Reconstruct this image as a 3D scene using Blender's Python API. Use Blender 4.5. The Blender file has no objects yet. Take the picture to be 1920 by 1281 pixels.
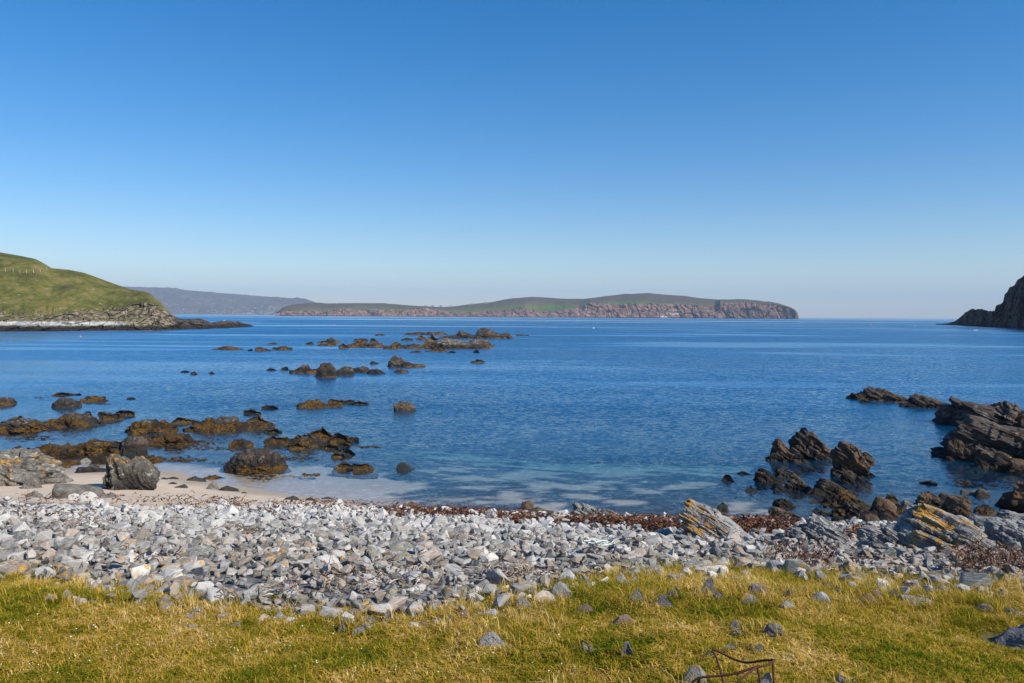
import bpy, math, random
import numpy as np
from mathutils import Matrix, Vector

random.seed(7)
RNG = np.random.default_rng(11)
SC = bpy.context.scene
COL = SC.collection

# ------------------------------------------------------------------ camera
W_PX, H_PX, F_PX = 1920.0, 1281.0, 1493.0
CAM_H = 5.5
PITCH = math.atan(49.0 / F_PX)
ROLL = 0.006
cam_data = bpy.data.cameras.new('camera')
cam_data.sensor_width = 36.0
cam_data.lens = 36.0 * F_PX / W_PX
cam_data.clip_start = 0.05
cam_data.clip_end = 60000.0
cam = bpy.data.objects.new('camera', cam_data)
COL.objects.link(cam)
CAM_R = Matrix.Rotation(math.pi / 2 - PITCH, 3, 'X') @ Matrix.Rotation(ROLL, 3, 'Z')
cam.matrix_world = Matrix.Translation((0, 0, CAM_H)) @ CAM_R.to_4x4()
SC.camera = cam

# ------------------------------------------------------------------ sky, sun, exposure
SUN_EL = math.radians(38)
SUN_DIR = Vector((0.86 * math.cos(SUN_EL), -0.51 * math.cos(SUN_EL), math.sin(SUN_EL))).normalized()
world = bpy.data.worlds.new('World')
SC.world = world
world.use_nodes = True
wn = world.node_tree
wn.nodes.clear()
sky = wn.nodes.new('ShaderNodeTexSky')
sky.sky_type = 'NISHITA'
sky.sun_disc = False
sky.sun_elevation = SUN_EL
sky.sun_rotation = math.atan2(SUN_DIR.x, SUN_DIR.y)
sky.altitude = 0
sky.air_density = 1.0
sky.dust_density = 0.12
sky.ozone_density = 3.0
bg = wn.nodes.new('ShaderNodeBackground')
bg.inputs['Strength'].default_value = 0.10
hs = wn.nodes.new('ShaderNodeHueSaturation')
hs.inputs['Saturation'].default_value = 1.45
wo = wn.nodes.new('ShaderNodeOutputWorld')
wn.links.new(sky.outputs[0], hs.inputs['Color'])
tn = wn.nodes.new('ShaderNodeMix')
tn.data_type = 'RGBA'
tn.blend_type = 'MULTIPLY'
tn.inputs[0].default_value = 1.0
tn.inputs[7].default_value = (0.98, 0.935, 1.0, 1)
wn.links.new(hs.outputs[0], tn.inputs[6])
wn.links.new(tn.outputs[2], bg.inputs['Color'])
wn.links.new(bg.outputs[0], wo.inputs['Surface'])

sun_data = bpy.data.lights.new('sun', 'SUN')
sun_data.energy = 4.8
sun_data.angle = math.radians(0.53)
sun_data.color = (1.0, 0.93, 0.82)
sun = bpy.data.objects.new('sun', sun_data)
sun.rotation_euler = SUN_DIR.to_track_quat('Z', 'Y').to_euler()
sun.location = (30, -20, 40)
COL.objects.link(sun)

SC.view_settings.view_transform = 'Standard'
SC.view_settings.look = 'None'
SC.view_settings.exposure = 0.45
SC.view_settings.gamma = 1.0
SC.view_settings.use_curve_mapping = False
SC.render.engine = 'CYCLES'
SC.cycles.use_denoising = True
SC.cycles.max_bounces = 6
SC.cycles.diffuse_bounces = 2
SC.cycles.glossy_bounces = 3
SC.cycles.transmission_bounces = 2
SC.cycles.transparent_max_bounces = 10
SC.cycles.volume_bounces = 0
SC.cycles.sample_clamp_indirect = 4.0

# ------------------------------------------------------------------ maths helpers
_R = np.array(CAM_R)
_C = np.array([0, 0, CAM_H])


def ray(px, py):
    """world direction of a photograph pixel"""
    v = np.stack([(np.asarray(px, float) - W_PX / 2) / F_PX,
                  -(np.asarray(py, float) - H_PX / 2) / F_PX,
                  -np.ones_like(np.asarray(px, float))], -1)
    return v @ _R.T


def proj(P):
    """world points (n,3) to photograph pixels"""
    q = (np.asarray(P, float) - _C) @ _R
    d = np.maximum(-q[..., 2], 1e-3)
    return W_PX / 2 + F_PX * q[..., 0] / d, H_PX / 2 - F_PX * q[..., 1] / d


def at_z(px, py, z=0.0):
    d = ray(px, py)
    t = (z - CAM_H) / d[..., 2]
    return _C + d * t[..., None]


def at_dist(px, py, dist):
    """point on a pixel's ray at a given horizontal distance"""
    d = ray(px, py)
    return _C + d * (dist / np.hypot(d[..., 0], d[..., 1]))[..., None]


def smooth(a, b, x):
    t = np.clip((x - a) / (b - a), 0, 1)
    return t * t * (3 - 2 * t)


def _hash(ix, iy, iz, seed):
    h = (ix.astype(np.int64) * 374761393 + iy.astype(np.int64) * 668265263 + iz.astype(np.int64) * 2147483647
         + seed * 1274126177) & 0xFFFFFFFF
    h = ((h ^ (h >> 13)) * 1274126177) & 0xFFFFFFFF
    h = ((h ^ (h >> 16)) * 2246822519) & 0xFFFFFFFF
    return ((h ^ (h >> 15)) & 0xFFFFFF) / float(0xFFFFFF)


def vnoise(p, seed=0):
    i = np.floor(p)
    f = p - i
    f = f * f * f * (f * (f * 6 - 15) + 10)
    i = i.astype(np.int64)
    r = 0
    for dx in (0, 1):
        wx = f[..., 0] if dx else 1 - f[..., 0]
        for dy in (0, 1):
            wy = f[..., 1] if dy else 1 - f[..., 1]
            for dz in (0, 1):
                wz = f[..., 2] if dz else 1 - f[..., 2]
                r = r + wx * wy * wz * _hash(i[..., 0] + dx, i[..., 1] + dy, i[..., 2] + dz, seed)
    return r * 2 - 1


def fbm(p, octaves=4, seed=0, gain=0.5):
    r, a = 0, 1.0
    for k in range(octaves):
        r = r + a * vnoise(p * (2.03 ** k) + 17.3 * k, seed + k)
        a *= gain
    return r


def voronoi_edge(p, seed=0):
    """F2 - F1 of a cell pattern (0 on the joints) and a value for each cell"""
    i = np.floor(p).astype(np.int64)
    f1 = np.full(p.shape[:-1], 9.0)
    f2 = f1.copy()
    cid = np.zeros(p.shape[:-1])
    for dx in (-1, 0, 1):
        for dy in (-1, 0, 1):
            for dz in (-1, 0, 1):
                c = i + np.array([dx, dy, dz])
                q = np.stack([_hash(c[..., 0], c[..., 1], c[..., 2], seed + k) for k in range(3)], -1) + c
                d = np.linalg.norm(q - p, axis=-1)
                near = d < f1
                f2 = np.where(near, f1, np.minimum(f2, d))
                cid = np.where(near, _hash(c[..., 0], c[..., 1], c[..., 2], seed + 9), cid)
                f1 = np.where(near, d, f1)
    return f2 - f1, cid


# ------------------------------------------------------------------ the lie of the land
_wl = np.array([(-300, 880), (0, 880), (250, 880), (320, 886), (430, 913), (560, 932), (700, 951), (820, 957),
                (1000, 961), (1200, 965), (1400, 970), (1600, 975), (1920, 978), (2300, 980)], float)
_wp = at_z(_wl[:, 0], _wl[:, 1], 0.0)


def terrain(x, y):
    x = np.asarray(x, float)
    y = np.asarray(y, float)
    yw = np.interp(x, _wp[:, 0], _wp[:, 1])
    ze = np.interp(x, [-9, -4, 0, 20], [0.8, 0.55, 0.3, 0.3])
    ye = np.minimum(20.3, yw - 1.0)
    yg = 5.6
    zg = 3.95 - 0.082 * y
    t1 = np.clip((y - yg) / (ye - yg), 0, 1)
    z_bank = 3.49 + (ze - 3.49) * (0.85 * t1 + 0.15 * t1 ** 2)
    t2 = np.clip((y - ye) / (yw - ye), 0, 1)
    z_shore = ze * (1 - t2)
    t = np.maximum(y - yw, 0)
    slope = np.interp(x, [-12, -4, 2], [0.035, 0.05, 0.075])
    z_sea = -np.minimum(slope * t + 0.0022 * t * t, 7.0)
    z = np.where(y < yg, zg, np.where(y < ye, z_bank, np.where(y < yw, z_shore, z_sea)))
    p = np.stack([x * 0.6, y * 0.6, 0 * x], -1)
    z = z + 0.06 * vnoise(p, 3) * np.clip((9 - y) / 3, 0.25, 1) * (np.abs(y) < 80)
    p = np.stack([x * 2.2, y * 2.2, 0 * x], -1)
    z = z + 0.022 * vnoise(p, 4) * np.clip((8 - y) / 2, 0.2, 1) * (np.abs(y) < 80)
    return z


def hit(px, py):
    """where a pixel's ray meets the ground or the water"""
    d = ray(float(px), float(py))
    d = d / np.hypot(d[0], d[1])
    s = np.concatenate([np.arange(1.5, 60, 0.02), np.geomspace(60, 9000, 4000)])
    P = _C + d * s[:, None]
    g = np.maximum(terrain(P[:, 0], P[:, 1]), 0)
    k = int(np.argmax(P[:, 2] <= g))
    return P[k], s[k]


# photograph rows that part turf, stones and sand
GRASS_X = [-400, 0, 100, 200, 350, 500, 650, 800, 900, 1000, 1060, 1200, 1300, 1450, 1600, 1750, 1920, 2300]
GRASS_Y = [1076, 1080, 1092, 1115, 1132, 1150, 1163, 1158, 1140, 1130, 1108, 1085, 1078, 1085, 1095, 1110, 1112, 1114]
STONE_X = [-400, 0, 150, 300, 430, 560, 700, 800, 1000, 1300, 1500, 1920, 2300]
STONE_Y = [936, 940, 946, 952, 952, 950, 956, 960, 969, 976, 981, 987, 992]


def grass_line(px):
    return np.interp(px, GRASS_X, GRASS_Y)


def stone_line(px):
    return np.interp(px, STONE_X, STONE_Y)


# ------------------------------------------------------------------ material helpers
class NT:
    def __init__(self, name):
        self.mat = bpy.data.materials.new(name)
        self.mat.use_nodes = True
        self.t = self.mat.node_tree
        self.t.nodes.clear()
        self.out = self.t.nodes.new('ShaderNodeOutputMaterial')

    def set(self, sock, v):
        if isinstance(v, bpy.types.NodeSocket):
            self.t.links.new(v, sock)
        elif v is not None:
            if hasattr(sock.default_value, '__len__') and not hasattr(v, '__len__'):
                v = [v] * len(sock.default_value)
            if hasattr(sock.default_value, '__len__') and len(sock.default_value) == 4 and len(v) == 3:
                v = (*v, 1)
            sock.default_value = v

    def n(self, typ, out=0, props=None, **ins):
        nd = self.t.nodes.new(typ)
        for k, v in (props or {}).items():
            setattr(nd, k, v)
        for k, v in ins.items():
            key = int(k[1:]) if k[0] == 'i' and k[1:].isdigit() else k.replace('_', ' ')
            self.set(nd.inputs[key], v)
        return nd.outputs[out]

    def math(self, op, a, b=None, c=None, clamp=False):
        return self.n('ShaderNodeMath', props={'operation': op, 'use_clamp': clamp}, i0=a, i1=b, i2=c)

    def vmath(self, op, a, b=None, out=0):
        return self.n('ShaderNodeVectorMath', out, props={'operation': op}, i0=a, i1=b)

    def noise(self, vec, scale, detail=4, rough=0.55, dist=0.0, out=0):
        return self.n('ShaderNodeTexNoise', out, Vector=vec, Scale=scale, Detail=detail, Roughness=rough, Distortion=dist)

    def mix(self, f, a, b, blend='MIX'):
        nd = self.t.nodes.new('ShaderNodeMix')
        nd.data_type = 'RGBA'
        nd.blend_type = blend
        self.set(nd.inputs[0], f)
        self.set(nd.inputs[6], a)
        self.set(nd.inputs[7], b)
        return nd.outputs[2]

    def ramp(self, f, stops, interp='LINEAR'):
        nd = self.t.nodes.new('ShaderNodeValToRGB')
        nd.color_ramp.interpolation = interp
        el = nd.color_ramp.elements
        while len(el) < len(stops):
            el.new(0.5)
        for e, (p, c) in zip(el, stops):
            e.position = p
            e.color = (*c, 1) if hasattr(c, '__len__') else (c, c, c, 1)
        self.set(nd.inputs[0], f)
        return nd.outputs[0]

    def step(self, v, a, b):
        return self.n('ShaderNodeMapRange', props={'interpolation_type': 'SMOOTHSTEP'}, Value=v, From_Min=a, From_Max=b)

    def attr(self, name, out=2):
        return self.n('ShaderNodeAttribute', out, props={'attribute_name': name})

    def pos(self):
        return self.n('ShaderNodeNewGeometry', 0)

    def nrm(self):
        return self.n('ShaderNodeNewGeometry', 1)

    def xyz(self, v, k):
        return self.n('ShaderNodeSeparateXYZ', k, Vector=v)

    def bump(self, h, strength=0.5, dist=0.05, normal=None):
        return self.n('ShaderNodeBump', Height=h, Strength=strength, Distance=dist, Normal=normal)

    def finish(self, color, rough=0.8, normal=None, spec=0.3, **kw):
        b = self.n('ShaderNodeBsdfPrincipled', Base_Color=color, Roughness=rough, Normal=normal, Specular_IOR_Level=spec, **kw)
        self.t.links.new(b, self.out.inputs['Surface'])
        return self.mat


# direction of the tilted beds: they dip down to the right
DIP = math.radians(36)
BED_N = np.array([math.sin(DIP) * 0.95, 0.18, math.cos(DIP)])
BED_N /= np.linalg.norm(BED_N)


def rock_material(name, dark, mid, light, lichen=0.0, white=0.0, strata=0.0, tide=None, rust=0.0, scale=1.0, dip=DIP, lichen_z=None):
    m = NT(name)
    P = m.pos()
    N = m.nrm()
    nz = m.xyz(N, 2)
    big = m.noise(P, 0.9 * scale, 5, 0.6)
    fine = m.noise(P, 7 * scale, 6, 0.65)
    if strata:
        mp = m.n('ShaderNodeMapping', props={'vector_type': 'TEXTURE'}, Vector=P, Rotation=(0.12, dip, 0.1), Scale=(3.0, 2.2, 0.22))
        band = m.noise(mp, 1.0 * scale, 5, 0.7, 0.15)
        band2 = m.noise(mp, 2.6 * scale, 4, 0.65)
        fac = m.math('ADD', m.math('MULTIPLY', band, 0.5 * strata), m.math('MULTIPLY', fine, 1 - 0.5 * strata))
        fac = m.math('ADD', m.math('MULTIPLY', fac, 0.6), m.math('MULTIPLY', big, 0.4))
    else:
        fac = m.math('ADD', m.math('MULTIPLY', fine, 0.5), m.math('MULTIPLY', big, 0.5))
    c = m.ramp(fac, [(0.34, dark), (0.5, mid), (0.66, light)])
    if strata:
        c = m.mix(m.math('MULTIPLY', m.step(band2, 0.47, 0.39), 0.75 * strata), c, tuple(0.35 * q for q in dark))  # crevice shade between the beds, painted in as thin dark lines
    if rust:
        rf = m.math('MULTIPLY', m.step(m.noise(P, 1.7 * scale, 3), 0.54, 0.64), rust)
        c = m.mix(rf, c, (0.20, 0.095, 0.042))
    if white:
        wf = m.math('MULTIPLY', m.step(m.noise(P, 4.5 * scale, 5, 0.7), 0.55, 0.63), m.step(nz, 0.0, 0.7))
        c = m.mix(m.math('MULTIPLY', wf, white), c, (0.42, 0.42, 0.39))
    if tide is not None:
        z = m.xyz(P, 2)
        edge = m.math('ADD', z, m.math('MULTIPLY', m.math('SUBTRACT', big, 0.5), 0.8))
        tf = m.step(edge, tide * 0.55, tide)
        c = m.mix(tf, m.mix(0.72, c, (0.012, 0.011, 0.010)), c)
    if lichen:
        l1 = m.step(m.noise(P, 2.2 * scale, 2), 0.60 - 0.12 * lichen, 0.68 - 0.12 * lichen)
        l2 = m.step(m.noise(P, 9 * scale, 4, 0.7), 0.42, 0.55)
        lf = m.math('MULTIPLY', m.math('MULTIPLY', l1, l2), m.step(nz, 0.05, 0.5))
        if tide is not None:
            lf = m.math('MULTIPLY', lf, m.step(m.xyz(P, 2), tide, tide * 1.5))
        if lichen_z is not None:
            lf = m.math('MULTIPLY', lf, m.step(m.math('ADD', m.xyz(P, 2), m.math('MULTIPLY', big, 0.5)), lichen_z + 0.2, lichen_z + 0.45))
        c = m.mix(lf, c, (0.46, 0.23, 0.022))
    h = m.math('ADD', m.math('MULTIPLY', fine, 0.6), m.noise(P, 26 * scale, 4, 0.7))
    if strata:
        h = m.math('ADD', h, m.math('MULTIPLY', band2, 4.5 * strata))
    return m.finish(c, 0.82, m.bump(h, 0.8, 0.05 / scale), 0.25)


M = {}
M['black_rock'] = rock_material('black_rock', (0.014, 0.012, 0.011), (0.04, 0.034, 0.029), (0.12, 0.10, 0.083), tide=0.45, rust=0.2, white=0.35)
M['far_rock'] = rock_material('far_rock', (0.015, 0.013, 0.011), (0.044, 0.036, 0.03), (0.14, 0.108, 0.085), tide=0.7, rust=0.45, white=0.3, scale=0.35)
M['far_pale_rock'] = rock_material('far_pale_rock', (0.03, 0.027, 0.024), (0.09, 0.08, 0.07), (0.26, 0.23, 0.2), tide=0.9, rust=0.5, white=0.8, scale=0.35)
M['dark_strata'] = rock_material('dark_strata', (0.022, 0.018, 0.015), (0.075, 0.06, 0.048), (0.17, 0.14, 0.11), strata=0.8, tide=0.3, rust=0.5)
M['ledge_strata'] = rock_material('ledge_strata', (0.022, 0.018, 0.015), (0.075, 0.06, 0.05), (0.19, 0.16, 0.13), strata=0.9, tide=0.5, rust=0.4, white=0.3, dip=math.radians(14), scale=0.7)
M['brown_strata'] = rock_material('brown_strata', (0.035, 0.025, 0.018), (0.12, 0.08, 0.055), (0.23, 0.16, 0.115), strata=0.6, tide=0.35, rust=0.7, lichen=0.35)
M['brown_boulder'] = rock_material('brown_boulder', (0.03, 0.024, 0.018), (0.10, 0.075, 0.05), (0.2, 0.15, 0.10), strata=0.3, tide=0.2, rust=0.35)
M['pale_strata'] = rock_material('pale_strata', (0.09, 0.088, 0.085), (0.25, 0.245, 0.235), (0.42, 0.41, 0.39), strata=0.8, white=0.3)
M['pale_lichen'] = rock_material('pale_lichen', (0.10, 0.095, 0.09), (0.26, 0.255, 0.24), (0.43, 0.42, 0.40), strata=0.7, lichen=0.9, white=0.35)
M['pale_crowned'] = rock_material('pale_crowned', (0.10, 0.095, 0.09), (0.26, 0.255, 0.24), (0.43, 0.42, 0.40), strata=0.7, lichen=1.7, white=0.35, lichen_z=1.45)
M['crusted_rock'] = rock_material('crusted_rock', (0.045, 0.04, 0.034), (0.15, 0.138, 0.12), (0.3, 0.285, 0.255), lichen=0.45, white=0.9, tide=0.55)
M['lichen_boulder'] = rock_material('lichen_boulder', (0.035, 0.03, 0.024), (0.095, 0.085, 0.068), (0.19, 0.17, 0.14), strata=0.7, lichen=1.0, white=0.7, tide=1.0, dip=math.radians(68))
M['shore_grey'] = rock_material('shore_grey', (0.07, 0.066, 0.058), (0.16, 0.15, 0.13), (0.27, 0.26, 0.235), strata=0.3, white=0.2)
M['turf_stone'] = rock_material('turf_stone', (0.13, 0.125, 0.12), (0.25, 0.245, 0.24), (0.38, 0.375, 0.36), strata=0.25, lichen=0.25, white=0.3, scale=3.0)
M['turf_stone_lichen'] = rock_material('turf_stone_lichen', (0.13, 0.12, 0.11), (0.24, 0.235, 0.22), (0.36, 0.355, 0.34), lichen=1.1, white=0.2, scale=2.4)
M['turf_stone_brown'] = rock_material('turf_stone_brown', (0.12, 0.085, 0.065), (0.24, 0.18, 0.145), (0.34, 0.28, 0.24), lichen=0.3, scale=3.0)
M['turf_stone_dark'] = rock_material('turf_stone_dark', (0.07, 0.072, 0.075), (0.15, 0.15, 0.15), (0.27, 0.265, 0.26), strata=0.3, lichen=0.2, scale=3.0)
M['white_stone'] = rock_material('white_stone', (0.36, 0.345, 0.32), (0.47, 0.455, 0.43), (0.56, 0.545, 0.52), scale=2.0)
M['wet_black'] = rock_material('wet_black', (0.012, 0.012, 0.012), (0.03, 0.03, 0.03), (0.07, 0.068, 0.062))

m = NT('bladder_wrack')
P = m.pos()
f = m.noise(P, 14, 5, 0.7)
c = m.ramp(f, [(0.35, (0.02, 0.010, 0.003)), (0.5, (0.085, 0.042, 0.004)), (0.66, (0.26, 0.135, 0.008))])
c = m.mix(m.step(m.noise(P, 1.6, 4), 0.47, 0.6), c, (0.025, 0.014, 0.004))
M['wrack_gold'] = m.finish(c, 0.5, m.bump(m.noise(P, 34, 5, 0.75), 1.0, 0.08), 0.4)

m = NT('dry_wrack')
f = m.attr('rnd')
c = m.ramp(f, [(0.0, (0.022, 0.009, 0.006)), (0.35, (0.055, 0.017, 0.011)), (0.7, (0.11, 0.035, 0.016)), (0.9, (0.22, 0.10, 0.035)), (1.0, (0.3, 0.16, 0.06))])
M['wrack_red'] = m.finish(c, 0.6, None, 0.3)
m = NT('kelp_stalk')
f = m.attr('rnd')
c = m.ramp(f, [(0.0, (0.07, 0.04, 0.028)), (0.5, (0.2, 0.125, 0.085)), (0.75, (0.34, 0.25, 0.18)), (1.0, (0.6, 0.53, 0.46))])
M['stalk'] = m.finish(c, 0.7, None, 0.3)

# loose beach stones: 'loc' is the place inside the stone, 'rnd' a value for each stone
m = NT('beach_stone')
P = m.pos()
loc = m.attr('loc', 1)
rnd = m.math('FRACT', m.math('ADD', m.attr('rnd'), m.n('ShaderNodeAttribute', 2, props={'attribute_name': 'tone', 'attribute_type': 'OBJECT'})))
rnd2 = m.math('FRACT', m.math('MULTIPLY', rnd, 17.31))
rnd3 = m.math('FRACT', m.math('MULTIPLY', rnd, 41.7))
c = m.ramp(rnd, [(0.0, (0.12, 0.113, 0.102)), (0.12, (0.24, 0.23, 0.21)), (0.28, (0.33, 0.318, 0.292)), (0.42, (0.24, 0.19, 0.14)),
                 (0.52, (0.40, 0.385, 0.355)), (0.64, (0.20, 0.205, 0.175)), (0.74, (0.48, 0.462, 0.425)), (0.84, (0.39, 0.315, 0.255)),
                 (0.92, (0.56, 0.54, 0.50)), (0.97, (0.7, 0.66, 0.6))], 'CONSTANT')
off = m.vmath('ADD', loc, m.n('ShaderNodeCombineXYZ', X=rnd, Y=rnd2, Z=rnd3))
py = m.xyz(P, 1)
bleach = m.math('MULTIPLY', m.step(py, 7.5, 15), m.math('ADD', 0.25, m.math('MULTIPLY', rnd2, 0.7)))
c = m.mix(bleach, c, (0.66, 0.645, 0.61))
st = m.n('ShaderNodeMapping', Vector=off, Scale=(1.0, 1.4, 9.0))
band = m.noise(st, 2.2, 4, 0.6, 0.6)
c = m.mix(m.math('MULTIPLY', m.step(band, 0.45, 0.68), 0.55), c, (0.55, 0.545, 0.53), 'MIX')
c = m.mix(m.math('MULTIPLY', m.step(band, 0.5, 0.3), 0.45), c, (0.10, 0.098, 0.095), 'MIX')
grain = m.noise(off, 24, 4, 0.7)
c = m.mix(1.0, c, m.ramp(grain, [(0.25, 0.62), (0.75, 1.25)]), 'MULTIPLY')
lz = m.math('MULTIPLY', m.step(m.noise(off, 1.5, 2), 0.50, 0.57), m.step(m.noise(off, 7, 3, 0.7), 0.4, 0.55))
lz = m.math('MULTIPLY', lz, m.math('MULTIPLY', m.step(rnd3, 0.62, 0.70), m.step(py, 10.5, 7.2)))
lz = m.math('MULTIPLY', lz, m.step(m.xyz(m.nrm(), 2), 0.0, 0.35))
c = m.mix(lz, c, (0.55, 0.27, 0.015))
h = m.math('ADD', m.math('MULTIPLY', band, 1.2), grain)
M['beach_stone'] = m.finish(c, 0.85, m.bump(h, 0.6, 0.012), 0.2)

m = NT('grass_blades')
P = m.pos()
r = m.attr('rnd')
oi = m.n('ShaderNodeObjectInfo', 5)
pt = m.noise(P, 1.3, 4, 0.6)
f = m.math('ADD', m.math('MULTIPLY', r, 0.72), m.math('MULTIPLY', oi, 0.18))
f = m.math('ADD', f, m.math('SUBTRACT', m.math('MULTIPLY', m.math('SUBTRACT', pt, 0.5), 1.5), 0.015))
f = m.math('ADD', f, m.math('MULTIPLY', m.math('SUBTRACT', m.noise(P, 7, 3, 0.6), 0.5), 0.9))
c = m.ramp(f, [(0.05, (0.06, 0.105, 0.007)), (0.22, (0.17, 0.19, 0.012)), (0.4, (0.34, 0.27, 0.022)), (0.56, (0.48, 0.29, 0.038)), (0.74, (0.62, 0.41, 0.10)), (0.95, (0.78, 0.6, 0.28))])
d = m.n('ShaderNodeBsdfDiffuse', Color=c)
tr = m.n('ShaderNodeBsdfTranslucent', Color=c)
mx = m.n('ShaderNodeMixShader', i0=0.3, i1=d, i2=tr)
m.t.links.new(mx, m.out.inputs['Surface'])
M['grass'] = m.mat


def plain(name, color, rough=0.7, spec=0.3, metallic=0.0, var=0.25, scale=8.0):
    m = NT(name)
    P = m.pos()
    c = m.mix(1.0, color, m.ramp(m.noise(P, scale, 4, 0.6), [(0.25, 1 - var), (0.75, 1 + var)]), 'MULTIPLY')
    return m.finish(c, rough, m.bump(m.noise(P, scale * 6, 3), 0.3, 0.01), spec, Metallic=metallic)


M['rust'] = plain('rusty_iron', (0.085, 0.032, 0.018), 0.85, 0.3, 0.1, 0.5, 60)
M['petal'] = plain('daisy_petal', (0.75, 0.75, 0.72))
M['yellow'] = plain('buttercup_petal', (0.65, 0.42, 0.01))
M['post'] = plain('weathered_post', (0.42, 0.40, 0.36))
M['house_tan'] = plain('tan_harling', (0.40, 0.34, 0.27), var=0.1)
M['house_white'] = plain('white_harling', (0.72, 0.70, 0.66), var=0.05)
M['house_red'] = plain('red_tin', (0.16, 0.055, 0.04), var=0.1)
M['slate'] = plain('slate_roof', (0.13, 0.125, 0.13), var=0.1)
M['pale_roof'] = plain('pale_sheet_roof', (0.38, 0.36, 0.34), var=0.1)
M['buoy_orange'] = plain('orange_float', (0.75, 0.23, 0.03), 0.4, 0.5)
M['buoy_pink'] = plain('pink_float', (0.75, 0.33, 0.26), 0.4, 0.5)
M['buoy_white'] = plain('white_float', (0.8, 0.8, 0.78), 0.4, 0.5)
M['feather'] = plain('white_feather', (0.75, 0.75, 0.75))
M['feather_grey'] = plain('grey_feather', (0.3, 0.31, 0.33))
M['rope'] = plain('bleached_rope', (0.60, 0.64, 0.58), var=0.2, scale=40)


# ------------------------------------------------------------------ object helpers
def tag(o, label=None, cat=None, group=None, kind=None):
    for k, v in (('label', label), ('category', cat), ('group', group), ('kind', kind)):
        if v:
            o[k] = v
    return o


def mesh(name, V, F, mat=None, attrs=None, smooth_shade=False):
    me = bpy.data.meshes.new(name)
    V = np.asarray(V, np.float32)
    F = np.asarray(F, np.int32)
    me.vertices.add(len(V))
    me.vertices.foreach_set('co', V.ravel())
    k = F.shape[1]
    me.loops.add(F.size)
    me.loops.foreach_set('vertex_index', F.ravel())
    me.polygons.add(len(F))
    me.polygons.foreach_set('loop_start', np.arange(0, F.size, k, dtype=np.int32))
    me.update(calc_edges=True)
    me.polygons.foreach_set('use_smooth', np.full(len(F), bool(smooth_shade)))
    for an, av in (attrs or {}).items():
        av = np.asarray(av, np.float32)
        if av.ndim == 1:
            a = me.attributes.new(an, 'FLOAT', 'POINT')
            a.data.foreach_set('value', av)
        else:
            a = me.attributes.new(an, 'FLOAT_VECTOR', 'POINT')
            a.data.foreach_set('vector', av.ravel())
    if mat:
        me.materials.append(mat)
    me.validate()
    return me


def obj(name, me, parent=None, loc=(0, 0, 0)):
    o = bpy.data.objects.new(name, me)
    COL.objects.link(o)
    o.location = loc
    if parent:
        o.parent = parent
    return o


def grid_faces(nu, nv, wrap_u=False):
    """quads of a grid of verts indexed v*nu+u"""
    u = np.arange(nu if wrap_u else nu - 1)
    v = np.arange(nv - 1)
    U, Vv = np.meshgrid(u, v)
    U1 = (U + 1) % nu
    return np.stack([Vv * nu + U, Vv * nu + U1, (Vv + 1) * nu + U1, (Vv + 1) * nu + U], -1).reshape(-1, 4)


def tube(points, r, sides=6, taper=1.0):
    pts = np.asarray(points, float)
    n = len(pts)
    T = np.gradient(pts, axis=0)
    T /= np.linalg.norm(T, axis=1)[:, None] + 1e-9
    ref = np.array([0.31, 0.2, 0.93])
    A = np.cross(T, ref)
    A /= np.linalg.norm(A, axis=1)[:, None] + 1e-9
    B = np.cross(T, A)
    a = np.linspace(0, 2 * np.pi, sides, endpoint=False)
    rr = r * np.linspace(1, taper, n)
    ring = pts[:, None] + rr[:, None, None] * (np.cos(a)[None, :, None] * A[:, None] + np.sin(a)[None, :, None] * B[:, None])
    return ring.reshape(-1, 3), grid_faces(sides, n, True)


def spline(pts, n):
    pts = np.asarray(pts, float)
    d = np.concatenate([[0], np.cumsum(np.linalg.norm(np.diff(pts, axis=0), axis=1))])
    t = np.linspace(0, d[-1], n)
    out = np.stack([np.interp(t, d, pts[:, k]) for k in range(pts.shape[1])], -1)
    for _ in range(2):
        out[1:-1] = 0.25 * out[:-2] + 0.5 * out[1:-1] + 0.25 * out[2:]
    return out


def join(parts):
    V, F, n = [], [], 0
    for v, f in parts:
        V.append(v)
        F.append(f + n)
        n += len(v)
    return np.concatenate(V), np.concatenate(F)


def box(cx, cy, cz, sx, sy, sz):
    v = np.array([(x, y, z) for z in (0, 1) for y in (-.5, .5) for x in (-.5, .5)], float) * (sx, sy, sz) + (cx, cy, cz)
    f = np.array([(0, 2, 3, 1), (4, 5, 7, 6), (0, 1, 5, 4), (1, 3, 7, 5), (3, 2, 6, 7), (2, 0, 4, 6)])
    return v, f


# ------------------------------------------------------------------ ground sheet
def axis(lo, hi, step, far, n):
    mid = np.arange(lo, hi + 1e-6, step)
    g = np.geomspace(1, far, n)
    return np.concatenate([lo - g[::-1], mid, hi + g])


gx = axis(-24, 24, 0.25, 16000, 34)
gy = np.concatenate([-4 - np.geomspace(1, 16000, 20)[::-1], np.arange(-4, 48, 0.25), 48 + np.geomspace(0.4, 16000, 60)])
X, Y = np.meshgrid(gx, gy)
Z = terrain(X, Y)
Pg = np.stack([X, Y, Z], -1).reshape(-1, 3)
gpx, gpy = proj(Pg)
behind = Pg[:, 1] < 1.0
nz_ = fbm(np.stack([X * 1.6, Y * 1.6, 0 * X], -1).reshape(-1, 3), 3, 5)
a_grass = np.where(behind, 1.0, smooth(-14, 14, gpy - grass_line(gpx) + 14 * nz_)) * (Pg[:, 1] < 9)
a_stone = np.where(behind, 0.0, smooth(-3, 3, gpy - stone_line(gpx) + 3 * nz_)) * (1 - a_grass)
a_sand = np.clip(1 - a_grass - a_stone, 0, 1)
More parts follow.
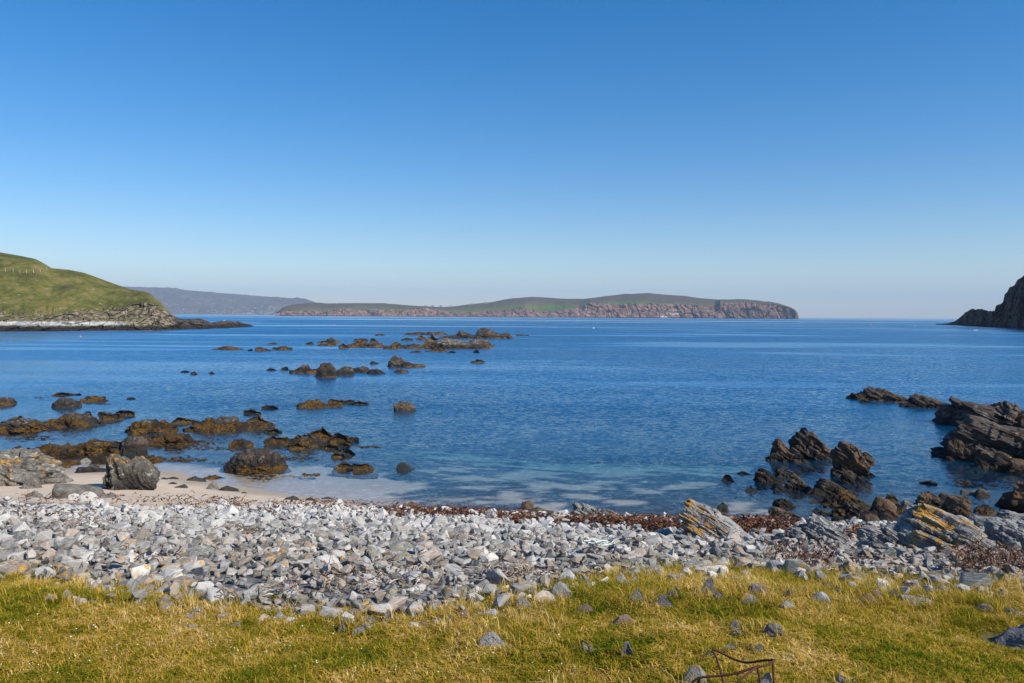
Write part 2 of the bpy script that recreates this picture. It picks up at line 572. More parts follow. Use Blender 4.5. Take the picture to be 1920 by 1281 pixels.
# pale sand shows under water near the little beach and in patches off the shore
sx, sy = Pg[:, 0], Pg[:, 1]
wn_ = 0.75 * fbm(np.stack([sx * 0.85, sy * 0.75, 0 * sx], -1), 4, 21, 0.62) + 0.25 * vnoise(np.stack([sx * 0.3, sy * 0.3, 0 * sx], -1), 22)
bare = -0.8 + 1.9 * smooth(1.5, 0.45, np.hypot((sx + 7.6) / 5.2, (sy - 25.4) / 4.4))
bare = np.maximum(bare, -0.8 + 0.62 * smooth(1.4, 0.4, np.hypot((sx - 2.0) / 8.5, (sy - 28.0) / 6.5)))
bare = np.maximum(bare, -0.8 + 1.25 * smooth(1.4, 0.3, np.hypot((sx - 6.5) / 12.0, (sy - 40.5) / 10.0)))
weed = smooth(-0.2, 0.2, wn_ - bare)
weed = np.where(sy > 70, 0.7, weed) * np.where(sx > -3, smooth(0.12, -0.02, Pg[:, 2]), smooth(-0.03, -0.10, Pg[:, 2]))
wet = smooth(0.34, 0.08, Pg[:, 2] + 0.05 * nz_)
m = NT('ground')
P = m.pos()
ag, as_, aw, awet = m.attr('grass'), m.attr('stone'), m.attr('weed'), m.attr('wet')
sand = m.ramp(m.noise(P, 3, 5, 0.6), [(0.3, (0.50, 0.40, 0.30)), (0.7, (0.60, 0.49, 0.37))])
sand = m.mix(1.0, sand, m.ramp(m.noise(P, 60, 2), [(0.3, 0.9), (0.7, 1.08)]), 'MULTIPLY')
sand = m.mix(m.math('MULTIPLY', awet, 0.62), sand, (0.22, 0.18, 0.14))
weedc = m.ramp(m.noise(P, 2, 5, 0.7), [(0.3, (0.012, 0.014, 0.012)), (0.7, (0.05, 0.045, 0.022))])
sand = m.mix(aw, sand, weedc)
shing = m.ramp(m.noise(P, 9, 5, 0.7), [(0.3, (0.06, 0.058, 0.055)), (0.7, (0.24, 0.235, 0.225))])
turf = m.ramp(m.noise(P, 16, 5, 0.7), [(0.3, (0.05, 0.05, 0.012)), (0.55, (0.12, 0.09, 0.025)), (0.75, (0.2, 0.14, 0.05))])
c = m.mix(as_, sand, shing)
c = m.mix(ag, c, turf)
h = m.math('ADD', m.noise(P, 5, 4), m.math('MULTIPLY', m.noise(P, 40, 4), 0.4))
M['ground'] = m.finish(c, 0.9, m.bump(h, 0.5, 0.03), 0.2)
tag(obj('ground', mesh('ground', Pg, grid_faces(len(gx), len(gy)), M['ground'],
                       {'grass': a_grass, 'stone': a_stone, 'weed': weed, 'wet': wet}, True)), kind='structure')

# ------------------------------------------------------------------ the sea
m = NT('sea_water')
P = m.pos()
depth = m.attr('depth')
calm_map = m.n('ShaderNodeMapping', Vector=P, Scale=(0.010, 0.035, 1.0), Rotation=(0, 0, 0.12))
calm = m.noise(calm_map, 1.0, 4, 0.6, 0.3)
far_map = m.n('ShaderNodeMapping', Vector=P, Scale=(0.0011, 0.006, 1.0), Rotation=(0, 0, 0.03))
calm_far = m.noise(far_map, 1.0, 4, 0.6, 0.4)
amp = m.math('MULTIPLY', m.step(calm, 0.36, 0.56), m.math('ADD', 0.45, m.math('MULTIPLY', m.step(calm_far, 0.34, 0.52), 0.55)))
amp = m.math('MULTIPLY', m.math('ADD', 0.22, m.math('MULTIPLY', amp, 0.78)), m.attr('ripple'))
rip = m.n('ShaderNodeMapping', Vector=P, Scale=(0.8, 1.0, 1.0), Rotation=(0, 0, 0.25))
n1 = m.vmath('SUBTRACT', m.noise(rip, 14.0, 2, 0.5, 0.4, 1), (0.5, 0.5, 0.5))
n2 = m.vmath('SUBTRACT', m.noise(rip, 4.2, 2, 0.5, 0.3, 1), (0.5, 0.5, 0.5))
n3 = m.vmath('SUBTRACT', m.noise(rip, 0.8, 2, 0.5, 0.2, 1), (0.5, 0.5, 0.5))
s = m.vmath('ADD', m.vmath('MULTIPLY', n1, (0.5, 0.75, 0)), m.vmath('MULTIPLY', n2, (0.42, 0.62, 0)))
s = m.vmath('ADD', s, m.vmath('MULTIPLY', n3, (0.12, 0.2, 0)))
nd = m.t.nodes.new('ShaderNodeVectorMath')
nd.operation = 'SCALE'
m.set(nd.inputs[0], s)
m.set(nd.inputs['Scale'], amp)
slick = m.math('MULTIPLY', m.step(calm_far, 0.38, 0.50), m.math('ADD', 0.35, m.math('MULTIPLY', m.step(calm, 0.36, 0.5), 0.65)))
lean_ = m.n('ShaderNodeCombineXYZ', X=0.0, Y=m.math('MULTIPLY', m.math('MULTIPLY', m.attr('tilt'), m.math('ADD', 0.25, m.math('MULTIPLY', slick, 0.75))), -1.0), Z=1.0)
nrm = m.vmath('NORMALIZE', m.vmath('ADD', nd.outputs[0], lean_))
nrm_soft = m.vmath('NORMALIZE', m.vmath('ADD', m.vmath('MULTIPLY', nd.outputs[0], (0.4, 0.4, 0.4)), lean_))


def expd(k):
    return m.math('EXPONENT', m.math('MULTIPLY', depth, -k))


tint = m.n('ShaderNodeCombineColor', Red=expd(0.55), Green=expd(0.13), Blue=expd(0.10))
clear = m.n('ShaderNodeBsdfTransparent', Color=tint)
body_col = m.ramp(m.noise(P, 0.02, 3), [(0.3, (0.0, 0.078, 0.205)), (0.7, (0.0, 0.094, 0.245))])
body = m.n('ShaderNodeBsdfDiffuse', Color=body_col)
murk = m.math('SUBTRACT', 1.0, expd(0.28))
under = m.n('ShaderNodeMixShader', i0=murk, i1=clear, i2=body)
gl = m.n('ShaderNodeBsdfGlossy', Color=(1, 1, 1), Roughness=0.07, Normal=nrm)
cosv = m.math('ABSOLUTE', m.vmath('DOT_PRODUCT', m.n('ShaderNodeNewGeometry', 4), nrm_soft, 1))
fr = m.math('ADD', 0.02, m.math('MULTIPLY', 0.98, m.math('POWER', m.math('SUBTRACT', 1.0, cosv, None, True), 5.0)))
mx = m.n('ShaderNodeMixShader', i0=fr, i1=under, i2=gl)
m.t.links.new(mx, m.out.inputs['Surface'])
M['sea'] = m.mat
wx = axis(-30, 30, 0.5, 15500, 40)
wy = np.concatenate([np.arange(17, 60, 0.5), 60 + np.geomspace(0.6, 15900, 70)])
X, Y = np.meshgrid(wx, wy)
dep = np.maximum(-terrain(X, Y), 0.0).ravel()
ripple = (smooth(-32, -4, X + 0.15 * (Y - 30)) * 0.5 + 0.5).ravel()
ripple = ripple * np.interp(Y.ravel(), [20, 30, 60, 300], [0.6, 0.7, 0.9, 1.0])
tilt = np.interp(Y.ravel(), [20, 60, 200, 900, 2200, 6000], [0.06, 0.09, 0.14, 0.15, 0.09, 0.02])
sea = obj('sea', mesh('sea', np.stack([X, Y, 0 * X], -1).reshape(-1, 3), grid_faces(len(wx), len(wy)), M['sea'],
                      {'depth': dep, 'ripple': ripple, 'tilt': tilt}, True))
tag(sea, kind='structure')

# ------------------------------------------------------------------ headlands, island, far coast


def coast(name, base, top, cliff, inland, mat, n_cols, n_rows, back=0.6, rough=(0, 0), seed=1, cliff_s=0.06, dmax=None, d_fix=None, fr_scale=20.0, vz=2.6, tip_px=None):
    """land built from its waterline (base), skyline (top) and cliff edge (cliff) as seen, going inland by inland(px) metres"""
    px = np.linspace(base[0][0], base[-1][0], n_cols)
    bx, by = np.array(base, float).T
    tx, ty = np.array(top, float).T
    kx, ky = np.array(cliff, float).T
    if d_fix:
        dw = np.interp(px, *np.array(d_fix, float).T)
    else:
        p0 = at_z(px, np.interp(px, bx, by), 0.0)
        dw = np.hypot(p0[:, 0], p0[:, 1])
    L = np.interp(px, *np.array(inland, float).T)
    zt = at_dist(px, np.interp(px, tx, ty), dw + L)[:, 2]
    zc = at_dist(px, np.interp(px, kx, ky), dw + L * cliff_s)[:, 2]
    zc = np.clip(zc, 0.2, None)
    zt = np.maximum(zt, zc * 0.98)
    dirv = ray(px, np.full_like(px, 590.0))[:, :2]
    dirv /= np.linalg.norm(dirv, axis=1)[:, None]
    s = np.concatenate([np.linspace(-0.02, cliff_s, int(n_rows * 0.42)), np.linspace(cliff_s, 1, int(n_rows * 0.45))[1:],
                        np.linspace(1, 1 + back, int(n_rows * 0.13) + 2)[1:]])
    S, DW = np.meshgrid(s, dw, indexing='ij')
    D = DW + S * L
    below = np.clip((S + 0.02) / (cliff_s + 0.02), 0, 1)
    u = np.clip((S - cliff_s) / (1 - cliff_s), 0, 1)
    Zl = np.where(S <= cliff_s, -1.5 + (zc + 1.5) * below ** 0.75,
                  zc + (zt - zc) * (1 - (1 - u) ** 1.5))
    Zl = np.where(S > 1, zt - (zt + 2) * ((S - 1) / back) ** 1.6, Zl)
    Xl, Yl = D * dirv[:, 0], D * dirv[:, 1]
    p = np.stack([Xl, Yl, Zl * 1.0], -1)
    q = p / fr_scale
    nn = fbm(q * (1, 1, 1.5), 5, seed)
    blocky, cid = voronoi_edge(q * (2.2, 0.8, vz), seed + 3)
    blocky2, cid2 = voronoi_edge(q * (6.0, 2.0, vz * 2.2), seed + 5)
    isc = smooth(1.25, 0.85, S / cliff_s)
    fade = smooth(-0.02, 0.01, S)
    push = isc * rough[0] * (nn * 0.7 + (cid - 0.5) * 1.3 + (cid2 - 0.5) * 0.6 - 0.5 * smooth(0.10, 0, blocky))
    Xl = Xl - push * dirv[:, 0]
    Yl = Yl - push * dirv[:, 1]
    Zl = Zl + fade * (isc * rough[0] * 0.35 * (cid2 - 0.5 + nn * 0.5) * np.minimum(1, zc / (rough[0] * 2 + 0.1)) + rough[1] * nn * (1 - isc) * smooth(1, 0.8, S))
    V = np.stack([Xl, Yl, Zl], -1).reshape(-1, 3)
    tip = np.broadcast_to(smooth(tip_px, tip_px + 22, px) if tip_px else 0 * px, Zl.shape)
    me = mesh(name, V, grid_faces(n_cols, len(s))[:, ::-1], mat, {'tip': tip.ravel(), 'cliff': isc.ravel(), 'rise': np.clip(Zl / np.maximum(zt, 0.5), 0, 1).ravel()}, False)
    o = obj(name, me)
    tag(o, kind='structure')

    def spot(pxx, ss):
        k = np.array([np.interp(pxx, px, np.arange(n_cols))])
        j = np.array([np.interp(ss, s, np.arange(len(s)))])
        a, b = int(j[0]), int(k[0])
        G = np.stack([Xl, Yl, Zl], -1)
        return G[a, b]
    return o, spot


def land_material(name, rock, grass, scale, pale=None, heath=None, patch=0.5, slope=(0.45, 0.75), cl=0.5, shingle=None):
    m = NT(name)
    P = m.pos()
    nz = m.xyz(m.nrm(), 2)
    big = m.noise(P, scale, 5, 0.6)
    fine = m.noise(P, scale * 7, 5, 0.65)
    strat = m.noise(m.n('ShaderNodeMapping', props={'vector_type': 'TEXTURE'}, Vector=P, Scale=(1, 1, 0.22), Rotation=(0, 0.35, 0)), scale * 4, 5, 0.65)
    rc = m.ramp(m.math('ADD', m.math('MULTIPLY', fine, 0.45), m.math('MULTIPLY', strat, 0.55)),
                [(0.38, rock[0]), (0.5, rock[1]), (0.62, rock[2])])
    gc = m.ramp(m.math('ADD', m.math('MULTIPLY', big, 0.6), m.math('MULTIPLY', fine, 0.4)),
                [(0.38, grass[0]), (0.46, grass[1]), (0.53, grass[2]), (0.62, grass[3])])
    if heath:
        hf = m.step(m.math('ADD', m.attr('rise'), m.math('MULTIPLY', m.math('SUBTRACT', big, 0.5), 0.9)), heath[0], heath[1])
        gc = m.mix(hf, gc, heath[2])
    rf = m.math('ADD', m.math('MULTIPLY', m.attr('cliff'), cl), m.math('MULTIPLY', m.step(nz, slope[1], slope[0]), 0.55))
    rf = m.math('ADD', rf, m.math('MULTIPLY', m.math('SUBTRACT', fine, 0.5), patch))
    rf = m.step(rf, 0.42, 0.58)
    outc = m.math('MULTIPLY', m.step(m.noise(P, scale * 3.4, 5, 0.75), 0.585, 0.62), m.step(m.attr('rise'), 0.97, 0.7))
    rf = m.math('MAXIMUM', rf, outc)
    c = m.mix(rf, gc, rc)
    if pale:
        z = m.xyz(P, 2)
        pf = m.math('MULTIPLY', m.step(m.noise(m.n('ShaderNodeMapping', Vector=P, Scale=(1, 1, 7)), scale * 1.2, 4, 0.6), 0.58, 0.63),
                    m.step(z, pale[1], pale[0]))
        xf = m.xyz(P, 0)
        pf = m.math('MULTIPLY', pf, m.math('MULTIPLY', m.step(xf, pale[2], pale[2] + pale[4]), m.step(xf, pale[3], pale[3] - pale[4])))
        c = m.mix(m.math('MULTIPLY', pf, 0.8), c, (0.5, 0.46, 0.42))
    if shingle is not None:
        sf = m.math('MULTIPLY', m.step(m.xyz(P, 2), 1.3, 1.7), m.step(m.math('ADD', m.xyz(P, 2), m.math('MULTIPLY', fine, 1.2)), 3.6, 3.0))
        sf = m.math('MULTIPLY', sf, m.step(m.xyz(P, 0), shingle + 8, shingle - 4))
        c = m.mix(sf, c, (0.42, 0.41, 0.39))
    c = m.mix(m.attr('tip'), c, m.ramp(strat, [(0.4, (0.02, 0.017, 0.015)), (0.6, (0.09, 0.075, 0.06))]))
    z = m.xyz(P, 2)
    tide = m.step(m.math('ADD', z, m.math('MULTIPLY', m.math('SUBTRACT', fine, 0.5), 1.5)), 0.9, 2.0)
    c = m.mix(tide, (0.022, 0.019, 0.016), c)
    h = m.math('ADD', fine, m.math('MULTIPLY', strat, 1.2))
    return m.finish(c, 0.9, m.bump(h, 0.7, 0.6 / scale * 0.05), 0.15)


GREEN = [(0.075, 0.05, 0.024), (0.08, 0.088, 0.02), (0.125, 0.122, 0.028), (0.19, 0.13, 0.055)]
M['headland'] = land_material('headland_land', [(0.045, 0.036, 0.028), (0.155, 0.125, 0.092), (0.31, 0.265, 0.205)], GREEN, 0.09, patch=0.9, shingle=-128)
M['dark_cliff'] = land_material('dark_cliff', [(0.010, 0.008, 0.007), (0.05, 0.035, 0.026), (0.20, 0.115, 0.07)], [(0.03, 0.03, 0.015)] * 4, 0.06, slope=(0.9, 1.0), cl=1.0)
M['island'] = land_material('island_land', [(0.055, 0.034, 0.028), (0.175, 0.105, 0.083), (0.30, 0.19, 0.145)],
                            [(0.06, 0.10, 0.022), (0.085, 0.125, 0.028), (0.12, 0.125, 0.04), (0.13, 0.105, 0.045)], 0.010,
                            pale=(18, 40, 480, 720, 30), heath=(0.45, 0.72, (0.085, 0.068, 0.042)), patch=0.7, cl=0.62)
M['far_land'] = land_material('far_land', [(0.10, 0.09, 0.085), (0.2, 0.17, 0.15), (0.34, 0.30, 0.27)],
                              [(0.07, 0.06, 0.045), (0.085, 0.07, 0.05), (0.10, 0.08, 0.06), (0.11, 0.09, 0.065)], 0.005, patch=0.9, cl=0.3)

coast('far_coast', [(60, 588), (245, 588), (420, 588), (592, 589), (640, 590)],
      [(60, 525), (160, 533), (245, 538), (280, 539), (330, 541), (360, 546), (400, 549), (440, 551), (480, 556), (530, 558), (575, 561), (592, 567), (605, 576), (640, 589)],
      [(60, 576), (400, 581), (470, 576), (560, 570), (592, 572), (640, 590)],
      [(60, 1500), (500, 1300), (592, 300), (640, 60)], M['far_land'], 420, 70, rough=(22, 18), seed=31, cliff_s=0.08,
      d_fix=[(60, 6600), (640, 7000)], fr_scale=150)
ISL_TOP = [(516, 590), (518, 588), (524, 581), (532, 576), (548, 571), (575, 568.5), (620, 569), (660, 568.5), (720, 569), (745, 571), (770, 573.5), (790, 575), (830, 576),
           (850, 575), (880, 571), (920, 567), (945, 562), (960, 559.5), (1000, 557), (1025, 558), (1050, 560), (1095, 561), (1130, 556.5), (1170, 552), (1215, 549.5), (1228, 551),
           (1250, 553), (1285, 555), (1310, 559), (1350, 562), (1400, 563), (1440, 566), (1465, 571), (1482, 576), (1492, 582), (1496, 588), (1498, 597)]
ISL_CLIFF = [(516, 590), (520, 585), (535, 581), (560, 582), (600, 584), (640, 578), (680, 580), (720, 581), (760, 580), (800, 578), (845, 585), (870, 586), (900, 585), (940, 582), (965, 578),
             (985, 575), (1010, 584), (1040, 584), (1060, 579), (1085, 576), (1105, 568), (1140, 568.5), (1160, 571), (1190, 568), (1240, 570), (1300, 572), (1340, 574), (1350, 566),
             (1390, 567), (1440, 569), (1470, 574), (1490, 582), (1498, 597)]
_, island_spot = coast('island', [(515.8, 591.8), (1000, 594.8), (1498, 597.8)], ISL_TOP, ISL_CLIFF,
                       [(515, 40), (560, 420), (1000, 700), (1350, 500), (1460, 160), (1498, 20)], M['island'], 760, 100, rough=(9, 3), seed=41, cliff_s=0.07, fr_scale=75, vz=1.7,
                       d_fix=[(515, 2800), (1498, 2800)])
HL_BASE = [(-700, 632), (-200, 624), (0, 622), (100, 621.5), (200, 620), (300, 619), (380, 617), (420, 615.5), (476, 612.5)]
HL_TOP = [(-700, 380), (-300, 425), (-100, 455), (0, 473), (40, 480), (68, 486), (80, 492), (98, 503), (130, 506), (160, 512), (200, 527), (245, 543), (272, 547), (284, 552), (292, 561), (302, 567),
          (312, 580), (322, 590), (335, 597), (350, 600), (368, 598), (384, 603), (396, 606), (410, 603), (428, 601), (445, 604), (462, 607), (472, 610), (476, 612)]
HL_CLIFF = [(-700, 600), (0, 592), (60, 593), (110, 588), (150, 582), (200, 580), (245, 572), (280, 566), (302, 575), (322, 595), (350, 604), (400, 608), (430, 605), (476, 612)]
_, headland_spot = coast('headland', HL_BASE, HL_TOP, HL_CLIFF, [(-700, 160), (0, 110), (200, 80), (290, 45), (330, 22), (400, 12), (476, 3)], M['headland'], 560, 150,
                         rough=(1.7, 0.8), seed=51, cliff_s=0.3, fr_scale=9, tip_px=312)
RH_BASE = [(1755, 608.7), (1800, 610), (1850, 612.5), (1920, 616), (2300, 640)]
RH_TOP = [(1755, 608), (1775, 606.5), (1790, 603), (1798, 597), (1806, 590), (1818, 583), (1835, 580), (1850, 582), (1860, 587), (1864, 585), (1867, 574), (1879, 571), (1883, 556), (1888, 550), (1891, 540),
          (1900, 536), (1906, 525), (1920, 517), (1960, 495), (2050, 470), (2300, 430)]
coast('sea_cliff', RH_BASE, RH_TOP, RH_TOP, [(1755, 2), (1800, 14), (1860, 16), (1870, 40), (1920, 60), (2300, 80)], M['dark_cliff'], 240, 110, rough=(10.0, 1.0), seed=61, cliff_s=0.8, fr_scale=14, vz=1.8)

# ------------------------------------------------------------------ rocks


def auto_outline(x0, x1, yt, yb, peak=None, seed=0):
    """irregular hump between two columns, from its top row to its waterline"""
    r = np.random.default_rng(seed)
    peak = peak if peak is not None else r.uniform(0.3, 0.7)
    w, h = x1 - x0, yb - yt
    pts = []
    n = 9
    for k in range(n + 1):
        t = k / n
        e = t / peak if t < peak else (1 - t) / (1 - peak)
        g = e ** r.uniform(0.6, 0.95)
        g *= r.uniform(0.84, 1.0) if 0 < k < n else 1
        pts.append((x0 + w * t, yb - h * (0.12 + 0.88 * min(1, g))))
    j = int(np.argmin([p[1] for p in pts]))
    pts[j] = (pts[j][0], yt)
    return pts + [(x1 - 0.04 * w, yb), (x0 + w * 0.5, yb + 0.02 * h), (x0 + 0.04 * w, yb)]


def blocks(q, dims, seed):
    """brick-like joint pattern in a frame: a value for each block and the distance to the nearest joint (0..0.5)"""
    n = q[:, 2] / dims[2]
    k = np.floor(n)
    z0 = np.zeros_like(k)
    u = q[:, 0] / dims[0] + _hash(k, z0, z0, seed) * 3
    i = np.floor(u)
    v = q[:, 1] / dims[1] + _hash(k, i, z0, seed + 1) * 3
    j = np.floor(v)
    e = np.minimum(np.minimum(0.5 - np.abs(u - i - 0.5), 0.5 - np.abs(v - j - 0.5)), 0.5 - np.abs(n - k - 0.5))
    return _hash(k, i, j, seed + 2), e


def lump(outline, depth=0.75, lean=0.25, facets=10, chop=0.22, strata=0.0, thick=None, rough=0.05, joints=0.0, seed=0, res=1.0, sink=0.4, boxy=0.62, dist=None, dip=None, jamp=0.7, flat=1.0):
    rg = np.random.default_rng(seed)
    o = np.array(outline, float)
    w_px = np.ptp(o[:, 0])
    base, d0 = hit(o[:, 0].mean(), o[:, 1].max())
    if dist:
        d0 = dist
    on_land = base[2] > 0.01
    Wm = w_px / F_PX * d0
    D = Wm * depth
    dc = d0 + D * 0.42
    cpx = 0.5 * (o[:, 0].max() + o[:, 0].min())
    P3 = at_dist(o[:, 0], o[:, 1], np.full(len(o), dc))
    rd = ray(cpx, 640.0)[:2]
    rd = np.array([*(rd / np.linalg.norm(rd)), 0])
    rt = np.array([rd[1], -rd[0], 0])
    C0 = _C + rd * dc
    C0[2] = 0
    U = (P3 - C0) @ rt
    Zs = P3[:, 2].copy()
    want_x = (U.min(), U.max())
    want_top = max(base[2], 0.0) + (Zs.max() - max(base[2], 0.0)) * flat
    low = Zs < Zs.min() + 0.25 * np.ptp(Zs)
    zb = max(base[2], 0.0)
    g = float(min(terrain(C0[0], C0[1]), terrain(*(C0 - rd * D * 0.5)[:2])))
    bottom = g - 0.12 if on_land else max(g - 0.15, -0.9)
    Zs = np.where(low, np.minimum(Zs, bottom), Zs)
    if not on_land:      # the foot of a sea rock spreads under water
        U = np.where(low, 0.5 * (U.min() + U.max()) + (U - 0.5 * (U.min() + U.max())) * (1.1 + 0.2 * np.random.default_rng(seed + 1).random(len(U))), U)
    poly = np.stack([U, Zs], -1)
    poly = np.concatenate([poly, poly[:1]])
    nt = int(np.clip(w_px * 0.72 * res, 24, 150))
    nphi = int(np.clip(w_px * 0.44 * res, 16, 80))
    seg = np.concatenate([[0], np.cumsum(np.linalg.norm(np.diff(poly, axis=0), axis=1))])
    t = np.linspace(0, seg[-1], nt, endpoint=False)
    R = np.stack([np.interp(t, seg, poly[:, 0]), np.interp(t, seg, poly[:, 1])], -1)
    c = np.array([0.5 * (poly[:, 0].max() + poly[:, 0].min()), bottom + 0.42 * (poly[:, 1].max() - bottom)])
    phi = np.linspace(0.03, math.pi - 0.03, nphi)
    s = -np.sign(np.cos(phi)) * np.abs(np.cos(phi)) ** boxy
    pr = np.abs(np.sin(phi)) ** boxy
    ring = c + (R[None] - c) * pr[:, None, None]
    y = np.repeat((s * D * 0.5)[:, None], nt, 1)
    y = y + lean * (ring[..., 1] - bottom) * (s[:, None] < 0.3) * (0.3 - s[:, None])
    V = np.stack([ring[..., 0], y, ring[..., 1]], -1).reshape(-1, 3)
    cen = np.array([c[0], 0, c[1]])
    bn = BED_N
    if dip is not None:
        bn = np.array([math.sin(math.radians(dip)), -0.25, math.cos(math.radians(dip))])
        bn /= np.linalg.norm(bn)
    if not strata:
        bn = rg.normal(size=3) * 0.5 + (0, -0.2, 1)
        bn /= np.linalg.norm(bn)
    nb = np.array([bn @ rt, bn @ rd, bn[2]])
    ub = np.cross([0, 1, 0.05], nb)
    ub /= np.linalg.norm(ub)
    vb = np.cross(nb, ub)
    frame = np.stack([ub, vb, nb])
    # broad flat faces
    for i in range(facets):
        n = rg.normal(size=3) * (1, 1.3, 0.8)
        n[1] -= 0.5
        n[2] += 0.25
        if strata and i % 2 == 0:
            n = nb * 1.0 + rg.normal(size=3) * 0.12
            if i % 4 == 2:
                n = -ub + rg.normal(size=3) * 0.25 + (0, -0.3, 0)
        n /= np.linalg.norm(n)
        q = (V - cen) @ n
        lim = q.max() * (1 - chop * rg.uniform(0.3, 1.0))
        V = V - np.maximum(q - lim, 0)[:, None] * n * 0.92
    top_h = max(V[:, 2].max() - zb, 0.05)
    size = float(np.cbrt(max(np.ptp(V[:, 0]) * np.ptp(V[:, 1]) * max(2 * top_h, 0.1), 1e-6)))
    th = thick or size * (0.10 if strata else 0.24)
    warp = 0.25 * vnoise(V / (size * 0.45) + seed, seed)[:, None]
    q = ((V - cen) @ frame.T) + warp * th
    dirv = V - cen
    dirv /= np.linalg.norm(dirv, axis=1)[:, None] + 1e-9
    ip = dirv - (dirv @ nb)[:, None] * nb
    if strata:
        b1, e1 = blocks(q, (th * 7, th * 6, th), seed)
        b2, e2 = blocks(q + 3.3, (th * 3, th * 2.5, th * 0.38), seed + 7)
        V = V + (ip * 0.8 + dirv * 0.2) * (strata * th * ((b1 - 0.62) * 1.15 + (b2 - 0.6) * 0.6 - 0.45 * smooth(0.10, 0, e1)))[:, None]
    if joints:
        k = size / joints
        b1, e1 = blocks(q + 1.7, (k * 1.25, k, k * (0.5 if strata else 0.8)), seed + 11)
        b2, e2 = blocks(q + 5.1, (k * 0.45, k * 0.4, k * 0.3), seed + 13)
        V = V + dirv * (jamp * k * ((b1 - 0.62) * 0.42 + (b2 - 0.6) * 0.17 - 0.14 * smooth(0.09, 0, e1) - 0.05 * smooth(0.12, 0, e2)))[:, None]
    nn = fbm(V / size * 2.2 + seed * 3.1, 5, seed, 0.58)
    V = V + dirv * (nn * size * rough * 1.3)[:, None]
    # fit back to the measured breadth, height and waterline
    vis = V[:, 2] > zb + 0.06 * top_h
    if vis.sum() > 8:
        lo, hi = V[vis, 0].min(), V[vis, 0].max()
        V[:, 0] = want_x[0] + (V[:, 0] - lo) * (want_x[1] - want_x[0]) / max(hi - lo, 1e-3)
    top = V[:, 2].max()
    up = np.maximum(V[:, 2] - zb, 0)
    V[:, 2] = np.minimum(V[:, 2], zb) + up * (want_top - zb) / max(top - zb, 1e-3)
    near = np.abs(V[:, 2] - zb) < 0.2 * top_h
    if near.sum() > 8:
        V[:, 1] += (d0 - dc) - V[near, 1].min()
    if not on_land:
        dn = np.maximum(-V[:, 2], 0)[:, None]
        V[:, :2] += (V[:, :2] - cen[:2]) / (np.linalg.norm(V[:, :2] - cen[:2], axis=1)[:, None] + 1e-6) * dn * 0.35 * (1 + 1.6 * fbm(V / size * 3, 3, seed + 3))[:, None]
    F = grid_faces(nt, nphi, True)
    a = len(V)
    V = np.concatenate([V, V[:nt].mean(0)[None], V[-nt:].mean(0)[None]])
    i = np.arange(nt)
    cap = np.concatenate([np.stack([np.full(nt, a), (i + 1) % nt, i], -1), np.stack([np.full(nt, a + 1), (nphi - 1) * nt + i, (nphi - 1) * nt + (i + 1) % nt], -1)])
    tri = np.concatenate([F[:, [0, 1, 2]], F[:, [0, 2, 3]], cap])
    A, B, C = V[tri[:, 0]], V[tri[:, 1]], V[tri[:, 2]]
    if np.einsum('ij,ij->i', A - cen, np.cross(B - cen, C - cen)).sum() < 0:
        tri = tri[:, ::-1]
    if on_land:
        LAND.append((C0[0], C0[1], rt[0], rt[1], 0.5 * np.ptp(V[:, 0]), 0.5 * np.ptp(V[:, 1])))
    Wd = C0 + V[:, :1] * rt + V[:, 1:2] * rd + V[:, 2:3] * (0, 0, 1)
    if rt[0] * rd[1] - rt[1] * rd[0] < 0:
        tri = tri[:, ::-1]
    return Wd, tri, size


USED_SEED = [100]
LAND = []      # footprints of rocks that stand on the beach


def rock(name, label, mat, lumps, group=None, weed=0.0, cat='rock', parent=None, **kw):
    """one rock (one mesh); weed = height above water up to which brown seaweed hangs on it, as a part"""
    parts, sizes = [], []
    for l in lumps:
        k2 = dict(kw)
        if isinstance(l, dict):
            l = dict(l)
            out = l.pop('o')
            k2.update(l)
        else:
            out = l
        USED_SEED[0] += 1
        k2.setdefault('seed', USED_SEED[0])
        if not hasattr(out[0], '__len__'):
            out = auto_outline(*out, seed=k2['seed'])
        v, f, sz = lump(out, **k2)
        parts.append((v, f))
        sizes.append(sz)
    V, F = join(parts)
    loc = np.array([V[:, 0].mean(), V[:, 1].mean(), max(V[:, 2].min(), 0.0)])
    o = obj(name, mesh(name, V - loc, F, M[mat]), parent, loc)
    if not parent:
        tag(o, label, cat, group)
    if weed:
        fc = V[F].mean(1)
        e1, e2 = V[F[:, 1]] - V[F[:, 0]], V[F[:, 2]] - V[F[:, 0]]
        n = np.cross(e1, e2)
        n /= np.linalg.norm(n, axis=1)[:, None] + 1e-12
        sz = float(np.mean(sizes))
        ns = 0.9 * fbm(fc / sz * 2.6 + 5.5, 4, 77)
        keep = (fc[:, 2] < weed * (0.5 + 1.0 * ns)) & (fc[:, 2] > -0.25) & (n[:, 2] > -0.35)
        if keep.sum() > 12:
            Fk = F[keep]
            ids, inv = np.unique(Fk, return_inverse=True)
            Vk = V[ids]
            vn = np.zeros_like(V)
            for c in range(3):
                np.add.at(vn, F[:, c], n)
            vn = vn[ids]
            vn /= np.linalg.norm(vn, axis=1)[:, None] + 1e-9
            bumpy = 0.45 + 0.55 * vnoise(Vk / sz * 16, 5) + 0.5 * vnoise(Vk / sz * 34, 6)
            Vk = Vk + vn * (sz * 0.045 * bumpy)[:, None] + (0, 0, sz * 0.006)
            tag(obj('seaweed', mesh('seaweed', Vk - loc, inv.reshape(-1, 3), M['wrack_gold'], None, True), o), kind='stuff')
    return o


